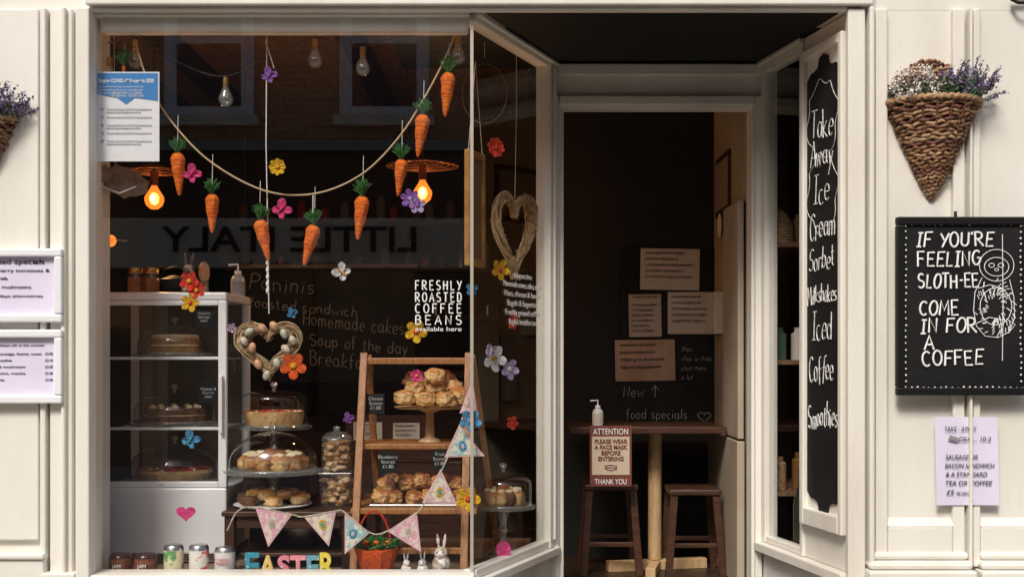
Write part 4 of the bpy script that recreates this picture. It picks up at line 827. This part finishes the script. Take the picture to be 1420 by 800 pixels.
for i,P in enumerate((((354,703),(405,713),(372,758)),((421,716),(466,708),(456,757)),((478,712),(513,738),(478,768)),((537,736),(578,709),(584,765)),((585,697),(634,699),(611,650)),((616,634),(672,632),(637,588)),((637,573),(662,571),(655,526)))): flag(P,i)
tube(bn,'cord',[pl([(315,735),(330,708),(354,703),(405,713),(421,716),(466,708),(478,710),(513,738),(537,736),(580,709),(611,655),(637,592),(655,528),(652,490)],y,80)],.0028,FE['cream'])

# ================================================================ BOTTOM ROW
zf=.381
def can(nm,px_,w_,t_,y,body,lab,lid=steel):
    s=sc(y); r=w_/2/s; h=(800-t_)/s; x=X(px_,y); p=root(nm)
    lathe(p,'body',[(0,0),(r*.85,0),(r,.006),(r,h-.008),(r*.85,h),(r*.8,h-.003),(0,h-.003)],(x,y,zf),body,28); lathe(p,'label',[(r*1.01,h*.12),(r*1.01,h*.85)],(x,y,zf),lab,28)
    lathe(p,'lid',[(0,h+.001),(r*.86,h+.001),(r*.88,h-.004)],(x,y,zf),lid,28)
    return p
darkj=M('dark_jam',(.05,.015,.012),.25)
for a in(167,202):
    p=can('jam_jar',a,31,768,.14,darkj,M('jl',(.10,.03,.02),.5,col2=(.3,.1,.05),scale=60),darkj)
    T(p,'t','JAM',X(a,.14),.09,.425,.020,chalk,'CENTER')
can('drink_can',241,27,755,.14,steel,M('can1',(.75,.68,.45),.35,col2=(.15,.35,.12),scale=22,cr=(.55,.6)))
can('drink_can',276,27,755,.14,steel,M('can2',(.8,.78,.72),.35,col2=(.7,.08,.04),scale=22,cr=(.5,.55)))
p=can('drink_can',312,28,758,.14,steel,M('can3',(.75,.74,.72),.35,col2=(.6,.15,.12),scale=12,cr=(.6,.65))); T(p,'t','CORDIAL',X(312,.14),.095,.45,.015,jam,'CENTER',w=.06); T(p,'t','PRESS',X(312,.14),.095,.435,.015,jam,'CENTER',w=.05)
es=root('easter_letters'); cols=[(.03,.30,.42),(.85,.62,.2),(.75,.25,.32),(.85,.3,.35),(.15,.40,.5),(.85,.70,.08)]
for i,(c,pxx,w_) in enumerate(zip('EASTER',(338,361,385,403,424,442),(20,24,17,22,17,21))):
    m=M('letter%d'%i,cols[i],.6,col2=(.85,.85,.8),scale=75,cr=(.62,.66)); hh=33 if i in(0,5) else 29
    t_=T(es,'letter_'+c,c,X(pxx,.13),.13,zf+.004,hh/sc(.13)/.70,m,'LEFT',w=w_/sc(.13),ext=.008,off=.0035)
cpz=root('felt_carrot_pot'); x=X(521,.16); 
lathe(cpz,'pot',[(0,0),(.05,0),(.062,.02),(.085,.095),(.088,.11),(.08,.108),(.0,.09)],(x,.19,zf),FE['orange'],10,smooth=False,wob=.1)
lf=[]
for k in range(90):
    a=U(0,math.tau);q=.07*math.sqrt(R()); lf.append([(x+q*math.cos(a),.19+q*math.sin(a)*.8,zf+.09),(x+q*1.1*math.cos(a)+U(-.02,.02),.19+q*math.sin(a)+U(-.02,.02),zf+.115),(x+q*1.2*math.cos(a)+U(-.03,.03),.17+q*math.sin(a)+U(-.02,.02),zf+.12+U(0,.03))])
tube(cpz,'leaves',lf,.004,FE['green'],res=0)
for k in(-.04,0,.045): lathe(cpz,'carrot_top',[(0,-.04),(.012,0),(.016,.03),(0,.036)],(x+k,.16,zf+.105),carrot,12)
tube(cpz,'handle',[[(x+.065*math.cos(a/16*math.pi)-.01,.19,zf+.11+.14*math.sin(a/16*math.pi)) for a in range(17)]],.004,FE['red'])
bunny('ceramic_bunny',X(563,.17),.17,zf,.09,ceram,.5); bunny('ceramic_bunny',X(586,.15),.15,zf,.1,ceram,-.2); bunny('painted_bunny_figurine',X(612,.16),.16,zf,.165,M('pb',(.7,.66,.6),.35,col2=(.4,.28,.18),scale=30,cr=(.5,.6)),-.1)
gj=root('glass_vase'); lathe(gj,'v',[(0,0),(.05,0),(.055,.02),(.04,.12),(.05,.2)],(-.56,.75,.381),jarglass,28)
bx=root('shelf_unit'); box(bx,'unit',X(470,1.62),X(640,1.62),1.62,1.95,FL,Z(640,1.62),dwood,.004); box(bx,'back',X(480,1.62),X(600,1.62),1.615,1.619,Z(640,1.62),Z(575,1.62),dwood)
for a,b,c,d,yy in((490,530,585,610,1.6),(545,582,586,612,1.6)): sheet('paper_notice',a,b,c,d,yy,dpaper,3)

# ---- fit text widths
bpy.context.view_layer.update()
for o,w_ in FIT:
    dx=o.dimensions.x
    if dx>1e-5: o.scale.x=w_/dx
